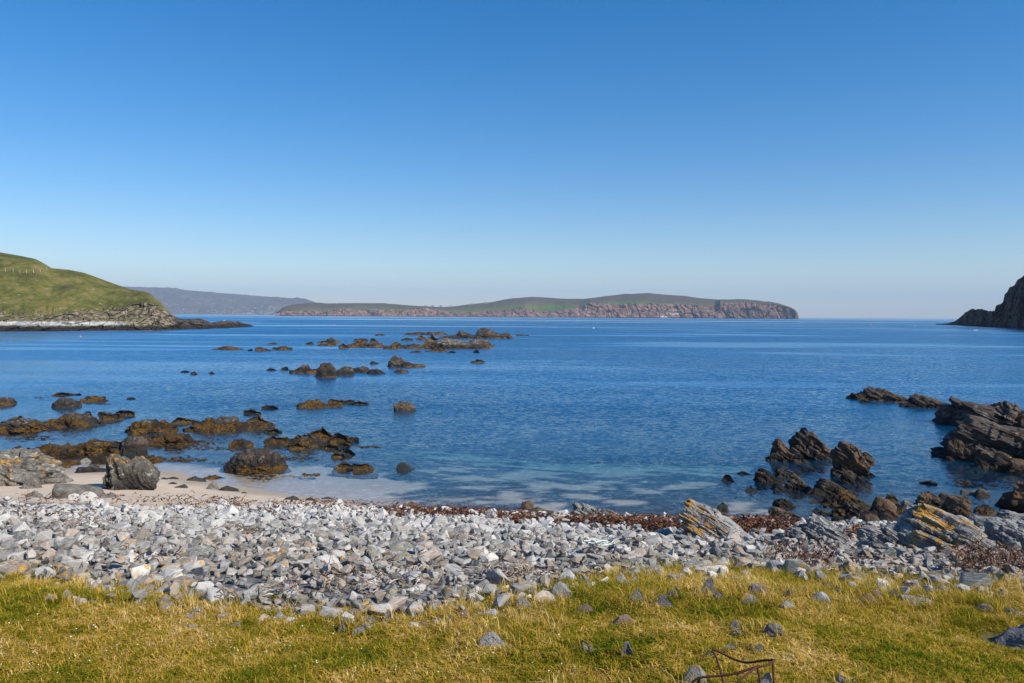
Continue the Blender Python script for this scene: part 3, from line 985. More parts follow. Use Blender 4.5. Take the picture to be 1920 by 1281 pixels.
# ---- outer reef
DR = dict(joints=3.2, rough=0.11, facets=8, lean=0.5, jamp=0.75, flat=1.0, boxy=0.7)
rock('reef', 'long dark reef topped with pale crusted rock, longest in the outer bay', 'far_pale_rock',
     [(757, 918, 634, 654), (795, 835, 626, 650), dict(o=(715, 775, 641, 653)), (840, 925, 635, 650)], weed=0.5, res=1.6, depth=0.4, **DR)
rock('sea_rock', 'jagged brown double peaked rock behind the long pale topped reef', 'far_rock',
     [[(832, 634), (845, 629), (856, 627), (860, 619), (864, 618), (872, 626), (884, 630), (892, 620), (897, 618), (903, 615), (910, 615), (917, 619), (925, 625), (934, 628),
       (942, 623), (950, 626), (961, 630), (955, 633), (890, 635)]], weed=0.35, res=1.8, depth=0.35, **DR)
rock('sea_rock', 'low dark weedy ledge at the landward end of the long reef', 'far_rock', [(650, 720, 639, 651)], weed=0.9, res=1.6, depth=0.4, **DR)
rock('sea_rock', 'rounded dark hump next beyond the weedy ledge of the outer reef', 'far_rock', [(595, 638, 632, 643.5)], weed=0.3, res=1.6, depth=0.5, **DR)
rock('sea_rock', 'low yellow weedy shelf far out behind the jagged double peak', 'far_rock', [(758, 838, 622, 628)], weed=1.6, res=1.6, depth=0.25, **DR)
GS = 'small rocks of the outer reef'
LS = 'small dark rock barely showing above the water around the outer reef'
for a in [(573, 589, 641, 646.5), (596, 630, 643, 649), (634, 655, 644, 653.5), (694, 708, 634, 641), (752, 775, 633, 639), (780, 801, 629.5, 638), (703, 722, 626, 629.5),
          (968, 992, 626.5, 630), (770, 790, 657, 661.5), (797, 838, 653, 660), (839, 854, 657, 661.5), (886, 899, 654, 661.5), (881, 909, 673, 680.5), (719, 750, 648, 655), (664, 690, 634, 641)]:
    rock('sea_rock', LS, 'far_rock', [a], GS, weed=0.35, res=1.8, depth=0.5, **DR)
GL = 'low rocks scattered off the headland'
LL = 'small low weedy rock in the calm water between headland and reef'
for a in [(400, 453, 649, 656.5), (464, 474, 653, 658), (478, 509, 650, 658.5), (511, 549, 648, 656.5), (500, 520, 642, 646), (341, 355, 694.5, 698.5), (358, 371, 696, 702.5),
          (391, 403, 696.5, 701.5), (500, 517, 690, 695), (526, 541, 686.5, 694)]:
    rock('sea_rock', LL, 'far_rock', [a], GL, weed=0.4, res=1.8, depth=0.6, **DR)
# ---- middle line of boulders
rock('sea_boulder', 'pinkish brown lumpy rock, first and broadest of the boulder row in mid bay', 'far_rock', [(541, 603, 683, 701, 0.6)], weed=0.25, res=1.6, depth=0.6, **DR)
rock('sea_boulder', 'tall brown topped boulder with black foot, second in the mid bay row', 'far_rock', [[(591, 705), (594, 691), (601, 683), (611, 680), (622, 683), (630, 692), (633, 704), (612, 708)]], weed=0.2, res=1.8, boxy=0.85, jamp=0.35, rough=0.06, depth=0.8, joints=2.0, facets=9)
rock('sea_boulder', 'squarish smooth black boulder, third in the mid bay row', 'black_rock', [[(626, 702), (630, 692), (639, 687), (652, 686), (661, 692), (665, 701), (645, 704)]], res=1.8, boxy=0.85, jamp=0.35, rough=0.06, depth=0.8, joints=1.6, facets=9)
rock('sea_boulder', 'smooth black wedge tapering seaward, fourth in the mid bay row', 'black_rock', [[(657, 697), (663, 690), (675, 686), (686, 689), (694, 697), (675, 699)]], res=1.8, boxy=0.85, jamp=0.35, rough=0.06, depth=0.7, joints=1.6, facets=9)
rock('sea_boulder', 'low brown boulder at the seaward end of the mid bay row', 'far_rock', [(688, 721, 692, 701.5, 0.4)], res=1.8, boxy=0.85, jamp=0.35, rough=0.06, depth=0.6, joints=1.8, facets=9)
rock('sea_rock', 'small pointed black rock alone seaward of the mid bay row', 'black_rock', [(741, 766, 691, 699, 0.45)], weed=0.2, res=2, depth=0.6, joints=2)
rock('sea_rock', 'steep black triangular rock with one blunt peak in mid bay', 'black_rock',
     [[(726, 687), (727, 673), (731, 667), (738, 666), (746, 669), (755, 673), (763, 678), (767, 686), (745, 688.5)]], res=2, depth=0.8, joints=2.4)
rock('sea_rock', 'low tapering shelf beside the steep black triangular rock', 'far_rock', [(753, 797, 678, 688.5, 0.3)], weed=0.25, res=2, depth=0.5, joints=2.4)
rock('sea_rock', 'tiny brown rock on the landward side of the black triangular rock', 'far_rock', [(694, 711, 677, 682.5)], res=2, depth=0.6)
DR.update(flat=0.8, rough=0.1, boxy=0.75)
# ---- inner weedy rocks on the left
rock('sea_boulder', 'brown boulder with a split round end standing alone in open water', 'brown_boulder',
     [[(737, 768), (739, 760), (744, 757), (748, 753), (760, 752), (769, 755), (777, 763), (779, 769), (760, 772)]], res=2, depth=0.7, facets=8, joints=2.0, jamp=0.5, boxy=0.9)
rock('sea_rock', 'grey humped rock with trailing gold seaweed, beyond the black weedy cluster', 'black_rock', [(555, 642, 744, 765.5, 0.45), (615, 665, 745, 757)], weed=0.35, res=1.5, depth=0.5, **DR)
rock('sea_rock', 'low gold weed covered rock beside the grey humped rock', 'black_rock', [(650, 692, 750, 759)], weed=0.9, res=1.8, depth=0.5, **DR)
rock('sea_rock', 'weedy dark rock at the innermost shore of the calm inlet', 'black_rock', [(-40, 33, 741, 761)], weed=0.4, res=1.5, depth=0.6, **DR)
rock('sea_boulder', 'smooth black dome of rock in the calm inlet', 'black_rock', [[(96, 763), (103, 756), (113, 748), (124, 744), (136, 746), (146, 753), (154, 762), (140, 764), (115, 765)]], res=1.8, boxy=0.85, jamp=0.35, rough=0.06, depth=0.8, joints=1.5, facets=7)
rock('sea_rock', 'gold weed covered hump touching the smooth black dome', 'black_rock', [(150, 203, 738, 753.5, 0.7)], weed=0.6, res=1.6, depth=0.6, **DR)
rock('sea_rock', 'thin line of weedy rock farthest in the calm inlet', 'black_rock', [(98, 152, 734, 742)], weed=0.8, res=1.6, depth=0.3, **DR)
rock('sea_rock', 'tiny dark point of rock off the weedy hump', 'black_rock', [(238, 254, 745, 749.5)], res=2, depth=0.6)
rock('reef', 'long low ridge thick with gold seaweed reaching from the inlet shore', 'black_rock', [(-60, 118, 780, 813, 0.55), (76, 186, 766, 801, 0.6)], weed=0.75, res=1.2, depth=0.5, **DR)
rock('sea_rock', 'dark split rock just off the end of the long weedy ridge', 'black_rock', [(183, 232, 766, 788, 0.4), (215, 254, 765, 780, 0.5)], weed=0.3, res=1.6, depth=0.6, **DR)
rock('sea_rock', 'sloping grey backed rock with gold weedy side facing the beach', 'black_rock', [(234, 332, 779, 812.5, 0.6)], weed=0.5, res=1.4, depth=0.6, **DR)
rock('sea_rock', 'low gold weed mound just behind the sloping grey backed rock', 'black_rock', [(320, 376, 778, 794)], weed=0.9, res=1.6, depth=0.5, **DR)
rock('reef', 'long tapering grey ridge with weedy seaward end and pale ribs', 'black_rock', [(345, 475, 775, 809, 0.6), (440, 515, 770, 803, 0.55)], weed=0.45, res=1.2, depth=0.5, **DR)
rock('sea_rock', 'small dark rock with weedy tail behind the long tapering ridge', 'black_rock', [(456, 490, 763, 776.5, 0.45), (490, 521, 757, 767.5)], weed=0.3, res=1.8, depth=0.6, **DR)
rock('reef', 'broad cluster of rounded black blocks draped with gold seaweed', 'black_rock',
     [(495, 545, 812, 834), (538, 605, 804, 838, 0.5), (575, 640, 792, 826, 0.45), (600, 658, 804, 836, 0.6), (650, 673, 816, 828)], weed=0.6, res=1.4, depth=0.6, **DR)
GW = 'small rocks round the weedy cluster'
LW = 'small gold weed covered rock beside the broad black cluster'
for a in [(495, 529, 800, 811.5), (540, 579, 826, 842.5), (602, 636, 829, 842), (632, 656, 826, 839), (429, 476, 820, 838)]:
    rock('sea_rock', LW, 'black_rock', [a], GW, weed=0.55, res=1.8, depth=0.6, **DR)
rock('reef', 'long ridge of gold seaweed running out from the sand', 'black_rock',
     [(40, 165, 824, 858, 0.5), (130, 250, 818, 852, 0.5), (235, 362, 808, 836, 0.6)], weed=0.8, res=1.1, depth=0.4, **DR)
rock('sea_boulder', 'grey topped boulder perched on the seaweed ridge by the sand', 'black_rock', [[(222, 846), (224, 830), (232, 819), (244, 812), (258, 811), (270, 816), (278, 826), (276, 840), (262, 848), (240, 850)]], res=1.5, depth=0.6, joints=2.2, jamp=0.5, facets=9, flat=0.85)
rock('sea_rock', 'paired small rocks off the broad weedy cluster, one gold one grey', 'black_rock', [(621, 648, 844, 858.5), (640, 666, 838, 853)], weed=0.3, res=1.8, depth=0.7, **DR)
rock('sea_boulder', 'big black craggy boulder in the shallows beside the sand', 'black_rock',
     [[(418, 876), (424, 868), (436, 860), (446, 848), (455, 844), (470, 842), (485, 839), (505, 838), (513, 846), (524, 850), (534, 862), (538, 874), (530, 880), (480, 884), (430, 881)],
      dict(o=(432, 500, 846, 880), depth=0.6), dict(o=(490, 538, 848, 880), depth=0.7)], weed=0.13, res=1.5, depth=0.7, joints=3.2, rough=0.06, facets=10)
rock('sea_rock', 'low twin humped rock with seaward tail near the paler sandy shallows', 'black_rock', [(628, 668, 862, 880, 0.4), (660, 700, 864, 881.5, 0.4)], weed=0.18, res=1.7, depth=0.6, **DR)
rock('sea_rock', 'small black rock alone above dark weed off the beach', 'wet_black', [(743, 777, 866, 881, 0.4)], res=1.8, depth=0.6, joints=2)
rock('sea_rock', 'dark flat rock behind the big lichen boulder on the sand', 'black_rock', [(250, 306, 850, 867, 0.55)], weed=0.2, res=1.5, depth=0.7, **DR)
# ---- rocks on the little beach
rock('outcrop', 'big pale crusted outcrop with orange lichen at the edge of the sand', 'crusted_rock',
     [[(-60, 905), (-60, 850), (-10, 847), (8, 848), (22, 845), (36, 846), (48, 850), (58, 848), (66, 856), (80, 862), (92, 863), (104, 872), (114, 880), (124, 888), (122, 896), (90, 902), (30, 912), (-30, 912)],
      dict(o=(5, 60, 882, 910), depth=0.5), dict(o=(68, 112, 862, 893), depth=0.6), dict(o=(40, 78, 892, 916), depth=0.5)], res=1.3, depth=0.5, joints=3.4, facets=10, rough=0.07)
rock('boulder', 'squat ribbed boulder with two lichen covered shoulders standing on the sand', 'lichen_boulder',
     [[(193, 911), (192, 893), (197, 875), (204, 860), (211, 852), (221, 853), (233, 856), (241, 860), (247, 863), (253, 859), (262, 860), (270, 858), (280, 859), (289, 864), (296, 875), (302, 889), (299, 904), (288, 912), (260, 920), (225, 915)]],
     res=1.6, depth=0.8, joints=1.6, jamp=0.2, facets=4, chop=0.06, rough=0.05, boxy=0.75, lean=0.1, strata=0.5, dip=68)
rock('boulder', 'long flat topped brown slab lying on the sand before the stones', 'shore_grey',
     [[(96, 929), (100, 915), (108, 908), (122, 908), (140, 910), (160, 911), (178, 917), (190, 926), (195, 933), (170, 935), (130, 932)]], res=1.6, depth=0.4, facets=9, rough=0.03)
rock('boulder', 'smooth white stone resting against the flat brown slab', 'white_stone', [[(149, 938), (151, 930), (157, 924), (165, 922), (174, 926), (181, 933), (185, 939), (165, 940)]], res=1.6, depth=0.6, facets=4, chop=0.12, rough=0.02, boxy=0.85, lean=0.4)
rock('boulder', 'pale pinkish rounded stone beside the smooth white stone', 'white_stone', [[(127, 936), (130, 929), (138, 925), (145, 927), (150, 935), (140, 938)]], res=1.6, depth=0.7, facets=4, chop=0.12, rough=0.02, boxy=0.85, lean=0.4)
rock('boulder', 'grey veined low stone in the sand between outcrop and brown slab', 'shore_grey', [(47, 80, 920, 933, 0.45)], res=1.6, depth=0.5, facets=8)
rock('boulder', 'grey wedge of stone in the sand between brown slab and lichen boulder', 'shore_grey', [(196, 222, 922, 933, 0.4)], res=1.6, depth=0.5, facets=8)
rock('outcrop', 'low dark wet ledge between outcrop and lichen boulder', 'black_rock', [(140, 206, 866, 886, 0.6)], res=1.5, depth=0.4, **DR)
rock('boulder', 'dark round rock behind the low wet ledge with a weedy side', 'black_rock', [(174, 207, 847, 868, 0.5)], weed=0.2, res=1.6, depth=0.7, **DR)
rock('boulder', 'smooth black boulder behind the pale crusted outcrop', 'black_rock', [(14, 48, 836, 852, 0.5)], res=1.6, depth=0.7, joints=1.5)
rock('boulder', 'grey angular boulder rising behind the shoulder of the pale outcrop', 'shore_grey', [(60, 84, 847, 866, 0.4)], res=1.6, depth=0.7)
rock('boulder', 'dark sloping boulder with weedy foot behind the end of the outcrop', 'black_rock', [(76, 130, 854, 878, 0.35)], weed=0.3, res=1.5, depth=0.6, **DR)
rock('boulder', 'small flat brown rock at the inlet edge', 'shore_grey', [(148, 170, 858, 868, 0.5)], res=1.6, depth=0.6)
rock('boulder', 'flat weedy rock at the inlet edge beyond the sand', 'black_rock', [(112, 152, 860, 872, 0.5)], weed=0.5, res=1.6, depth=0.5, **DR)
rock('boulder', 'low shiny black stone lying on the wet sand', 'wet_black', [(348, 384, 893, 902.5, 0.4)], res=1.6, depth=0.5, facets=5, rough=0.02)
rock('boulder', 'round greenish grey stone on the wet sand at the water edge', 'shore_grey', [(389, 410, 903, 918, 0.5)], res=1.6, depth=0.8, facets=6)
rock('boulder', 'flat black slab beside the round greenish stone', 'wet_black', [(409, 447, 911, 921, 0.4)], res=1.6, depth=0.5, facets=6, rough=0.03)
rock('boulder', 'weed covered flat stone awash behind the shiny black stone', 'black_rock', [(376, 414, 890, 898.5)], weed=0.5, res=1.6, depth=0.5, **DR)
GP = 'dark stones on the wet sand'
LP = 'small dark flat stone half sunk in the wet sand'
for a in [(312, 332, 894, 898.5), (314, 329, 904, 908), (327, 352, 908, 915), (300, 314, 895, 899), (534, 560, 930, 937.5), (574, 590, 933, 938.5), (604, 622, 931, 936), (452, 462, 922, 925)]:
    rock('beach_pebble', LP, 'wet_black', [a], GP, cat='stone', res=1.5, depth=0.6, facets=6, rough=0.03)
# ---- rocks at the edge of the stones, middle
rock('boulder', 'brown block among the pale stones at the water edge, next to the sand', 'brown_boulder', [(757, 793, 940, 957, 0.4)], res=1.8, depth=0.7, facets=10)
rock('boulder', 'upright dark brown rock standing at the water edge mid beach', 'brown_boulder', [[(976, 955), (980, 942), (986, 938), (994, 938), (1000, 943), (1003, 955), (990, 957)]], res=2, depth=0.8, facets=10)
rock('boulder', 'long low flat brown rock lying beneath the upright dark one', 'brown_boulder', [(958, 1046, 952, 968, 0.5)], res=1.6, depth=0.35, facets=8, rough=0.03)
rock('outcrop', 'pale grey folded outcrop with ribbed face at the water edge', 'pale_strata',
     [[(1068, 977), (1078, 960), (1086, 948), (1100, 945), (1112, 949), (1120, 952), (1135, 947), (1150, 951), (1162, 956), (1172, 968), (1176, 977), (1120, 980)]], res=1.7, depth=0.4, strata=0.9, facets=8, joints=1.8)
# ---- tilted layered rocks on the right
ST = dict(strata=1.0, facets=12, joints=1.6, rough=0.022, jamp=0.45, chop=0.26)
rock('sea_stack', 'broad tilted layered rock with rusty face, lower of the leaning pair', 'brown_strata',
     [[(1439, 862), (1440, 845), (1446, 835), (1456, 826), (1460, 820), (1468, 822), (1478, 829), (1486, 838), (1496, 838), (1506, 848), (1514, 860), (1500, 866), (1460, 868)]], res=1.9, depth=0.8, **ST)
rock('sea_stack', 'sharp crested dark layered rock, taller of the leaning pair', 'dark_strata',
     [[(1476, 858), (1478, 838), (1476, 826), (1484, 818), (1495, 808), (1502, 801), (1510, 804), (1522, 814), (1533, 820), (1540, 828), (1552, 838), (1560, 846), (1562, 856), (1545, 862), (1500, 864)]], res=1.9, depth=0.8, dist=None, **ST)
rock('sea_stack', 'massive leaning reddish block with orange lichen top and overhanging foot', 'brown_strata',
     [[(1566, 890), (1560, 870), (1554, 856), (1560, 848), (1572, 846), (1578, 832), (1584, 826), (1596, 829), (1610, 834), (1624, 842), (1630, 852), (1640, 864), (1641, 872), (1630, 880), (1622, 890), (1600, 896)]], res=2.0, depth=0.8, **ST)
rock('sea_rock', 'dark slab sliding into the water at the foot of the massive block', 'dark_strata', [[(1576, 884), (1584, 880), (1600, 886), (1612, 896), (1618, 904), (1610, 909), (1588, 906)]], res=2, depth=0.6, **ST)
rock('sea_rock', 'brown slab leaning on the seaward side of the massive block', 'dark_strata', [[(1598, 884), (1610, 876), (1625, 873), (1638, 880), (1641, 889), (1620, 893)]], res=2, depth=0.6, **ST)
rock('sea_rock', 'tilted grey ribbed rock lowest in the water off the leaning pair', 'dark_strata', [[(1413, 898), (1418, 880), (1426, 876), (1440, 881), (1455, 891), (1470, 899), (1460, 904), (1430, 905)]], res=2, depth=0.6, **ST)
rock('sea_rock', 'weed topped slab between the ribbed rock and the leaning pair', 'dark_strata', [[(1450, 884), (1458, 876), (1475, 876), (1488, 884), (1500, 893), (1480, 896)]], weed=0.4, res=2, depth=0.5, **ST)
rock('sea_rock', 'tilted layered rock with stepped ribs in the middle of the small skerry', 'dark_strata',
     [[(1470, 916), (1474, 903), (1488, 899), (1497, 892), (1505, 894), (1518, 904), (1529, 914), (1520, 922), (1490, 922)]], res=2, depth=0.6, **ST)
rock('sea_rock', 'long layered rock sloping to a weedy tail below the massive block', 'dark_strata',
     [[(1522, 905), (1530, 896), (1545, 896), (1556, 903), (1570, 910), (1585, 920), (1592, 928), (1570, 930), (1540, 922)]], weed=0.14, res=2, depth=0.6, **ST)
rock('sea_rock', 'small ribbed point beside the stepped layered rock', 'dark_strata', [(1446, 1476, 905, 919, 0.3)], res=2, depth=0.6, **ST)
rock('sea_rock', 'small dark slab awash between the stepped rock and the long weedy tailed rock', 'dark_strata', [(1512, 1552, 914, 928, 0.4)], res=2, depth=0.6, **ST)
rock('sea_rock', 'mound of gold seaweed over rock joining the skerry to the shore', 'dark_strata', [(1552, 1632, 925, 950, 0.4)], weed=0.8, res=1.6, depth=0.5, **ST)
rock('sea_rock', 'dark flat layered ledge with weed below the gold mound', 'dark_strata', [(1558, 1642, 938, 972, 0.4)], weed=0.3, res=1.6, depth=0.5, **ST)
rock('sea_rock', 'small dark ribbed rock alone in clear water off the pale boulder', 'dark_strata', [(1448, 1492, 934, 951, 0.4)], res=1.8, depth=0.6, **ST)
rock('sea_rock', 'dark tilted ledge running from the water onto the stones', 'dark_strata', [[(1438, 972), (1442, 956), (1450, 952), (1465, 955), (1485, 962), (1505, 970), (1515, 978), (1470, 980)]], res=1.8, depth=0.5, **ST)
GR = 'little rocks in the water off the stones'
LR = 'little dark wet rock poking up off the stones by the layered rocks'
for a in [(1355, 1375, 889, 902), (1344, 1365, 941, 957), (1322, 1346, 952, 972), (1397, 1420, 909, 921), (1522, 1536, 951, 960), (1534, 1560, 955, 966), (1415, 1430, 963, 974), (1385, 1402, 883, 889)]:
    rock('sea_rock', LR, 'wet_black', [a], GR, res=1.8, depth=0.6, joints=2)
rock('skerry', 'long dark toothed skerry farthest out on the rocky side', 'dark_strata',
     [[(1586, 748), (1588, 737), (1602, 733), (1618, 735), (1628, 727), (1640, 728), (1655, 725), (1672, 728), (1685, 735), (1700, 741), (1700, 752), (1660, 752), (1620, 752)], (1660, 1695, 741, 755)], weed=0.15, res=1.7, depth=0.3, dip=24, **ST)
rock('skerry', 'dark ribbed rock joining the toothed skerry to the big ledges', 'dark_strata',
     [[(1683, 758), (1690, 744), (1706, 738), (1725, 742), (1745, 748), (1770, 753), (1792, 758), (1790, 766), (1730, 765)]], res=1.7, depth=0.4, dip=24, **ST)
rock('skerry', 'single tiny dark tooth of rock on the shore side of the toothed skerry', 'wet_black', [(1613, 1634, 748, 756, 0.2)], res=2, depth=0.6)
rock('ledge', 'craggy dark ledge behind the big layered slab at the rocky side', 'ledge_strata',
     [[(1748, 786), (1752, 772), (1768, 758), (1790, 757), (1812, 762), (1840, 768), (1862, 766), (1870, 757), (1890, 755), (1912, 763), (1960, 770), (2050, 760), (2050, 805), (1900, 808), (1800, 800)]], res=1.3, depth=0.35, dip=14, **ST)
rock('ledge', 'biggest dark layered slab with grey top sloping to the water', 'ledge_strata',
     [[(1742, 806), (1746, 796), (1760, 788), (1780, 784), (1800, 780), (1830, 784), (1865, 790), (1900, 800), (1960, 812), (2060, 820), (2060, 872), (1900, 868), (1830, 850), (1770, 832)]], res=1.3, depth=0.35, dip=14, **ST)
rock('ledge', 'dark knobbly buttress standing before the biggest layered slab', 'brown_strata', [[(1773, 858), (1776, 830), (1782, 817), (1798, 818), (1815, 828), (1832, 834), (1840, 848), (1838, 862), (1800, 866)]], res=1.7, depth=0.6, **ST)
rock('ledge', 'low broken rocks with rusty foot before the biggest layered slab', 'brown_strata', [(1826, 1870, 846, 876, 0.4), (1855, 1905, 848, 884, 0.5), (1890, 1960, 862, 892, 0.5)], weed=0.2, res=1.6, depth=0.5, dip=14, **ST)
rock('sea_rock', 'flat brown weedy rock awash alone in the quiet pool', 'black_rock', [(1724, 1759, 899, 908)], weed=0.3, res=1.8, depth=0.4, **DR)
rock('boulder', 'big dark angular boulder at the head of the quiet pool', 'brown_strata', [[(1868, 950), (1870, 925), (1880, 908), (1900, 897), (1960, 890), (1990, 920), (1990, 960), (1920, 962)]], res=1.6, depth=0.6, joints=1.6, facets=9)
rock('boulder', 'dark round boulder standing in the pool', 'brown_boulder', [(1824, 1857, 914, 932, 0.45)], res=1.8, depth=0.8, facets=8)
rock('boulder', 'low pale stone with small knob in the pool', 'shore_grey', [(1800, 1826, 916, 926, 0.3)], res=1.8, depth=0.6, facets=8)
rock('boulder', 'flat topped layered brown boulder by the pool', 'brown_boulder', [[(1714, 945), (1716, 926), (1722, 921), (1745, 921), (1762, 927), (1768, 938), (1760, 950), (1735, 952)]], res=1.8, depth=0.6, strata=0.6)
rock('boulder', 'rounded ribbed brown boulder between flat boulder and seaweed mound', 'brown_boulder', [[(1764, 956), (1772, 940), (1784, 931), (1800, 929), (1814, 936), (1824, 948), (1815, 962), (1785, 966)]], res=1.8, depth=0.7, strata=0.6)
rock('boulder', 'small dark rock wedged behind the rounded ribbed boulder', 'brown_boulder', [(1758, 1784, 923, 938, 0.4)], res=1.8, depth=0.7)
rock('sea_rock', 'round mound of gold seaweed in the pool', 'black_rock', [(1826, 1872, 943, 963, 0.4)], weed=0.9, res=1.7, depth=0.6, **DR)
rock('boulder', 'smooth brown boulder leaning at the water edge beside gold weed', 'brown_boulder', [[(1628, 958), (1632, 940), (1644, 930), (1656, 932), (1672, 940), (1682, 954), (1676, 966), (1645, 968)]], res=1.8, depth=0.7, facets=8)
rock('boulder', 'low greenish grey boulder next to the smooth brown one', 'shore_grey', [(1684, 1724, 937, 958, 0.4)], res=1.8, depth=0.7, facets=8)
rock('boulder', 'dark angular rock filling the gap below the smooth brown boulder', 'dark_strata', [(1640, 1700, 952, 982, 0.4)], res=1.7, depth=0.6, **ST)
rock('boulder', 'dark low rock behind the lichen slabs at the pool', 'dark_strata', [(1770, 1835, 950, 975, 0.4)], weed=0.3, res=1.6, depth=0.5, **ST)
rock('boulder', 'wedge of brown rock with one bright face at the edge of the stones', 'brown_boulder', [[(1610, 990), (1616, 974), (1632, 966), (1646, 966), (1652, 980), (1648, 990)]], res=1.8, depth=0.7, facets=10)
rock('boulder', 'leaning ribbed brown slab beside the brown wedge', 'brown_boulder', [[(1648, 982), (1652, 964), (1660, 962), (1674, 974), (1684, 986), (1670, 992)]], res=1.8, depth=0.6, strata=0.7)
rock('boulder', 'black wet rock with pale stones at its foot', 'wet_black', [(1553, 1594, 966, 990, 0.4)], res=1.8, depth=0.6, strata=0.6)
GD = 'dark boulders between the layered rocks and the stones'
LD = 'dark jagged boulder wedged between the gold weed mound and the pale slabs'
for a in [(1540, 1574, 930, 946), (1575, 1606, 966, 984), (1600, 1632, 958, 978), (1690, 1722, 955, 975), (1724, 1762, 948, 968), (1676, 1700, 944, 958), (1655, 1684, 926, 944), (1782, 1812, 958, 974), (1700, 1740, 962, 978)]:
    rock('boulder', LD, 'dark_strata', [a], GD, res=1.8, depth=0.6, weed=0.12, **ST)
# ---- pale tilted slabs on the stones
PS = dict(strata=0.7, facets=6, joints=1.4, rough=0.025, jamp=0.3, chop=0.13)
rock('boulder', 'tall pale tilted boulder crowned with orange lichen among the stones', 'pale_crowned',
     [[(1270, 966), (1272, 950), (1280, 939), (1290, 938), (1300, 944), (1306, 946), (1316, 942), (1330, 945), (1338, 955), (1345, 968), (1358, 975), (1370, 985), (1385, 998), (1404, 1010), (1380, 1014), (1310, 1012), (1285, 994)]], res=2.0, depth=0.55, **PS)
rock('boulder', 'pale tilted rock with finely ribbed back and dark end beside red wrack', 'pale_strata',
     [[(1472, 1000), (1476, 985), (1490, 982), (1504, 980), (1512, 970), (1524, 965), (1538, 966), (1552, 976), (1570, 990), (1584, 1004), (1592, 1018), (1560, 1022), (1500, 1014)]], res=2.0, depth=0.6, **PS)
rock('outcrop', 'largest pale slab outcrop streaked with orange lichen on the rocky side', 'pale_lichen',
     [[(1676, 1010), (1680, 985), (1690, 965), (1704, 950), (1720, 945), (1736, 948), (1756, 958), (1775, 964), (1800, 970), (1822, 984), (1845, 1004), (1870, 1020), (1890, 1032), (1840, 1040), (1760, 1040), (1710, 1030)]], res=1.6, depth=0.5, **PS)
rock('outcrop', 'pale grey ribbed slabs sloping beside the largest lichen outcrop', 'pale_strata',
     [[(1604, 1008), (1610, 992), (1630, 990), (1650, 992), (1672, 985), (1690, 996), (1712, 1015), (1730, 1030), (1690, 1034), (1650, 1026)]], res=1.8, depth=0.5, **PS)
rock('boulder', 'broad smooth pale slab sliding from the lichen outcrop down to the stones', 'pale_strata', [[(1775, 1036), (1780, 1005), (1795, 986), (1812, 990), (1840, 1010), (1880, 1034), (1830, 1042)]], res=1.7, depth=0.4, **PS)
rock('boulder', 'smooth pale slab dipping between the ribbed slabs and the lichen outcrop', 'pale_strata', [[(1660, 1020), (1668, 994), (1680, 984), (1700, 996), (1735, 1032), (1700, 1034)]], res=1.8, depth=0.5, **PS)
rock('boulder', 'square cut pale block with a shaded flat end, beside the lichen outcrop', 'pale_strata',
     [[(1842, 1020), (1840, 985), (1846, 974), (1862, 972), (1885, 976), (1915, 978), (1980, 985), (1990, 1030), (1900, 1036)]], res=1.7, depth=0.5, strata=0.5, facets=10, boxy=0.45)
rock('boulder', 'pale folded rock standing behind the square cut block', 'pale_strata', [[(1862, 985), (1870, 970), (1884, 958), (1898, 959), (1920, 966), (1960, 968), (1975, 990), (1900, 992)]], res=1.7, depth=0.5, strata=0.7)
rock('boulder', 'pale narrow slab between lichen outcrop and square block', 'pale_strata', [[(1808, 988), (1816, 966), (1826, 965), (1845, 978), (1850, 992), (1830, 996)]], res=1.8, depth=0.5, strata=0.8)

# ------------------------------------------------------------------ loose stones


import bmesh


def ico(level):
    bm = bmesh.new()
    bmesh.ops.create_icosphere(bm, subdivisions=level, radius=1.0)
    V = np.array([v.co[:] for v in bm.verts])
    F = np.array([[v.index for v in f.verts] for f in bm.faces])
    bm.free()
    return V, F


ICO = {2: ico(2)}


def stone_shape(seed, fine):
    """angular broken stone about 1 m across, long axis x, thin axis z"""
    r = np.random.default_rng(seed)
    n = int(r.integers(11, 18))
    p = r.normal(size=(n, 3))
    p /= np.linalg.norm(p, axis=1)[:, None]
    p = np.sign(p) * np.abs(p) ** 0.6
    p *= (0.5, 0.5 * r.uniform(0.6, 0.95), 0.5 * r.uniform(0.34, 0.68))
    bm = bmesh.new()
    for q in p:
        bm.verts.new(q)
    res = bmesh.ops.convex_hull(bm, input=bm.verts)
    bmesh.ops.delete(bm, geom=[e for e in set(res['geom_interior'] + res['geom_unused']) if isinstance(e, bmesh.types.BMVert)], context='VERTS')
    bmesh.ops.dissolve_limit(bm, angle_limit=0.22, verts=bm.verts, edges=bm.edges)
    if fine:
        bmesh.ops.bevel(bm, geom=list(bm.edges), offset=0.03, segments=1, affect='EDGES', profile=0.6)
        bmesh.ops.triangulate(bm, faces=bm.faces)
        bmesh.ops.subdivide_edges(bm, edges=bm.edges, cuts=1)
    bmesh.ops.triangulate(bm, faces=bm.faces)
    V = np.array([v.co[:] for v in bm.verts])
    bm.verts.index_update()
    F = np.array([[v.index for v in f.verts] for f in bm.faces])
    bm.free()
    if fine:
        V = V * (1 + 0.05 * fbm(V * 5 + seed, 3, seed))[:, None]
    return V, F


SH_HI = [stone_shape(500 + k, True) for k in range(30)]
SH_LO = [stone_shape(600 + k, False) for k in range(80)]


def rot_matrix(r, tilt):
    a = r.uniform(0, 2 * math.pi)
    ax = r.uniform(0, 2 * math.pi)
    return np.array(Matrix.Rotation(tilt, 3, (math.cos(ax), math.sin(ax), 0)) @ Matrix.Rotation(a, 3, 'Z'))


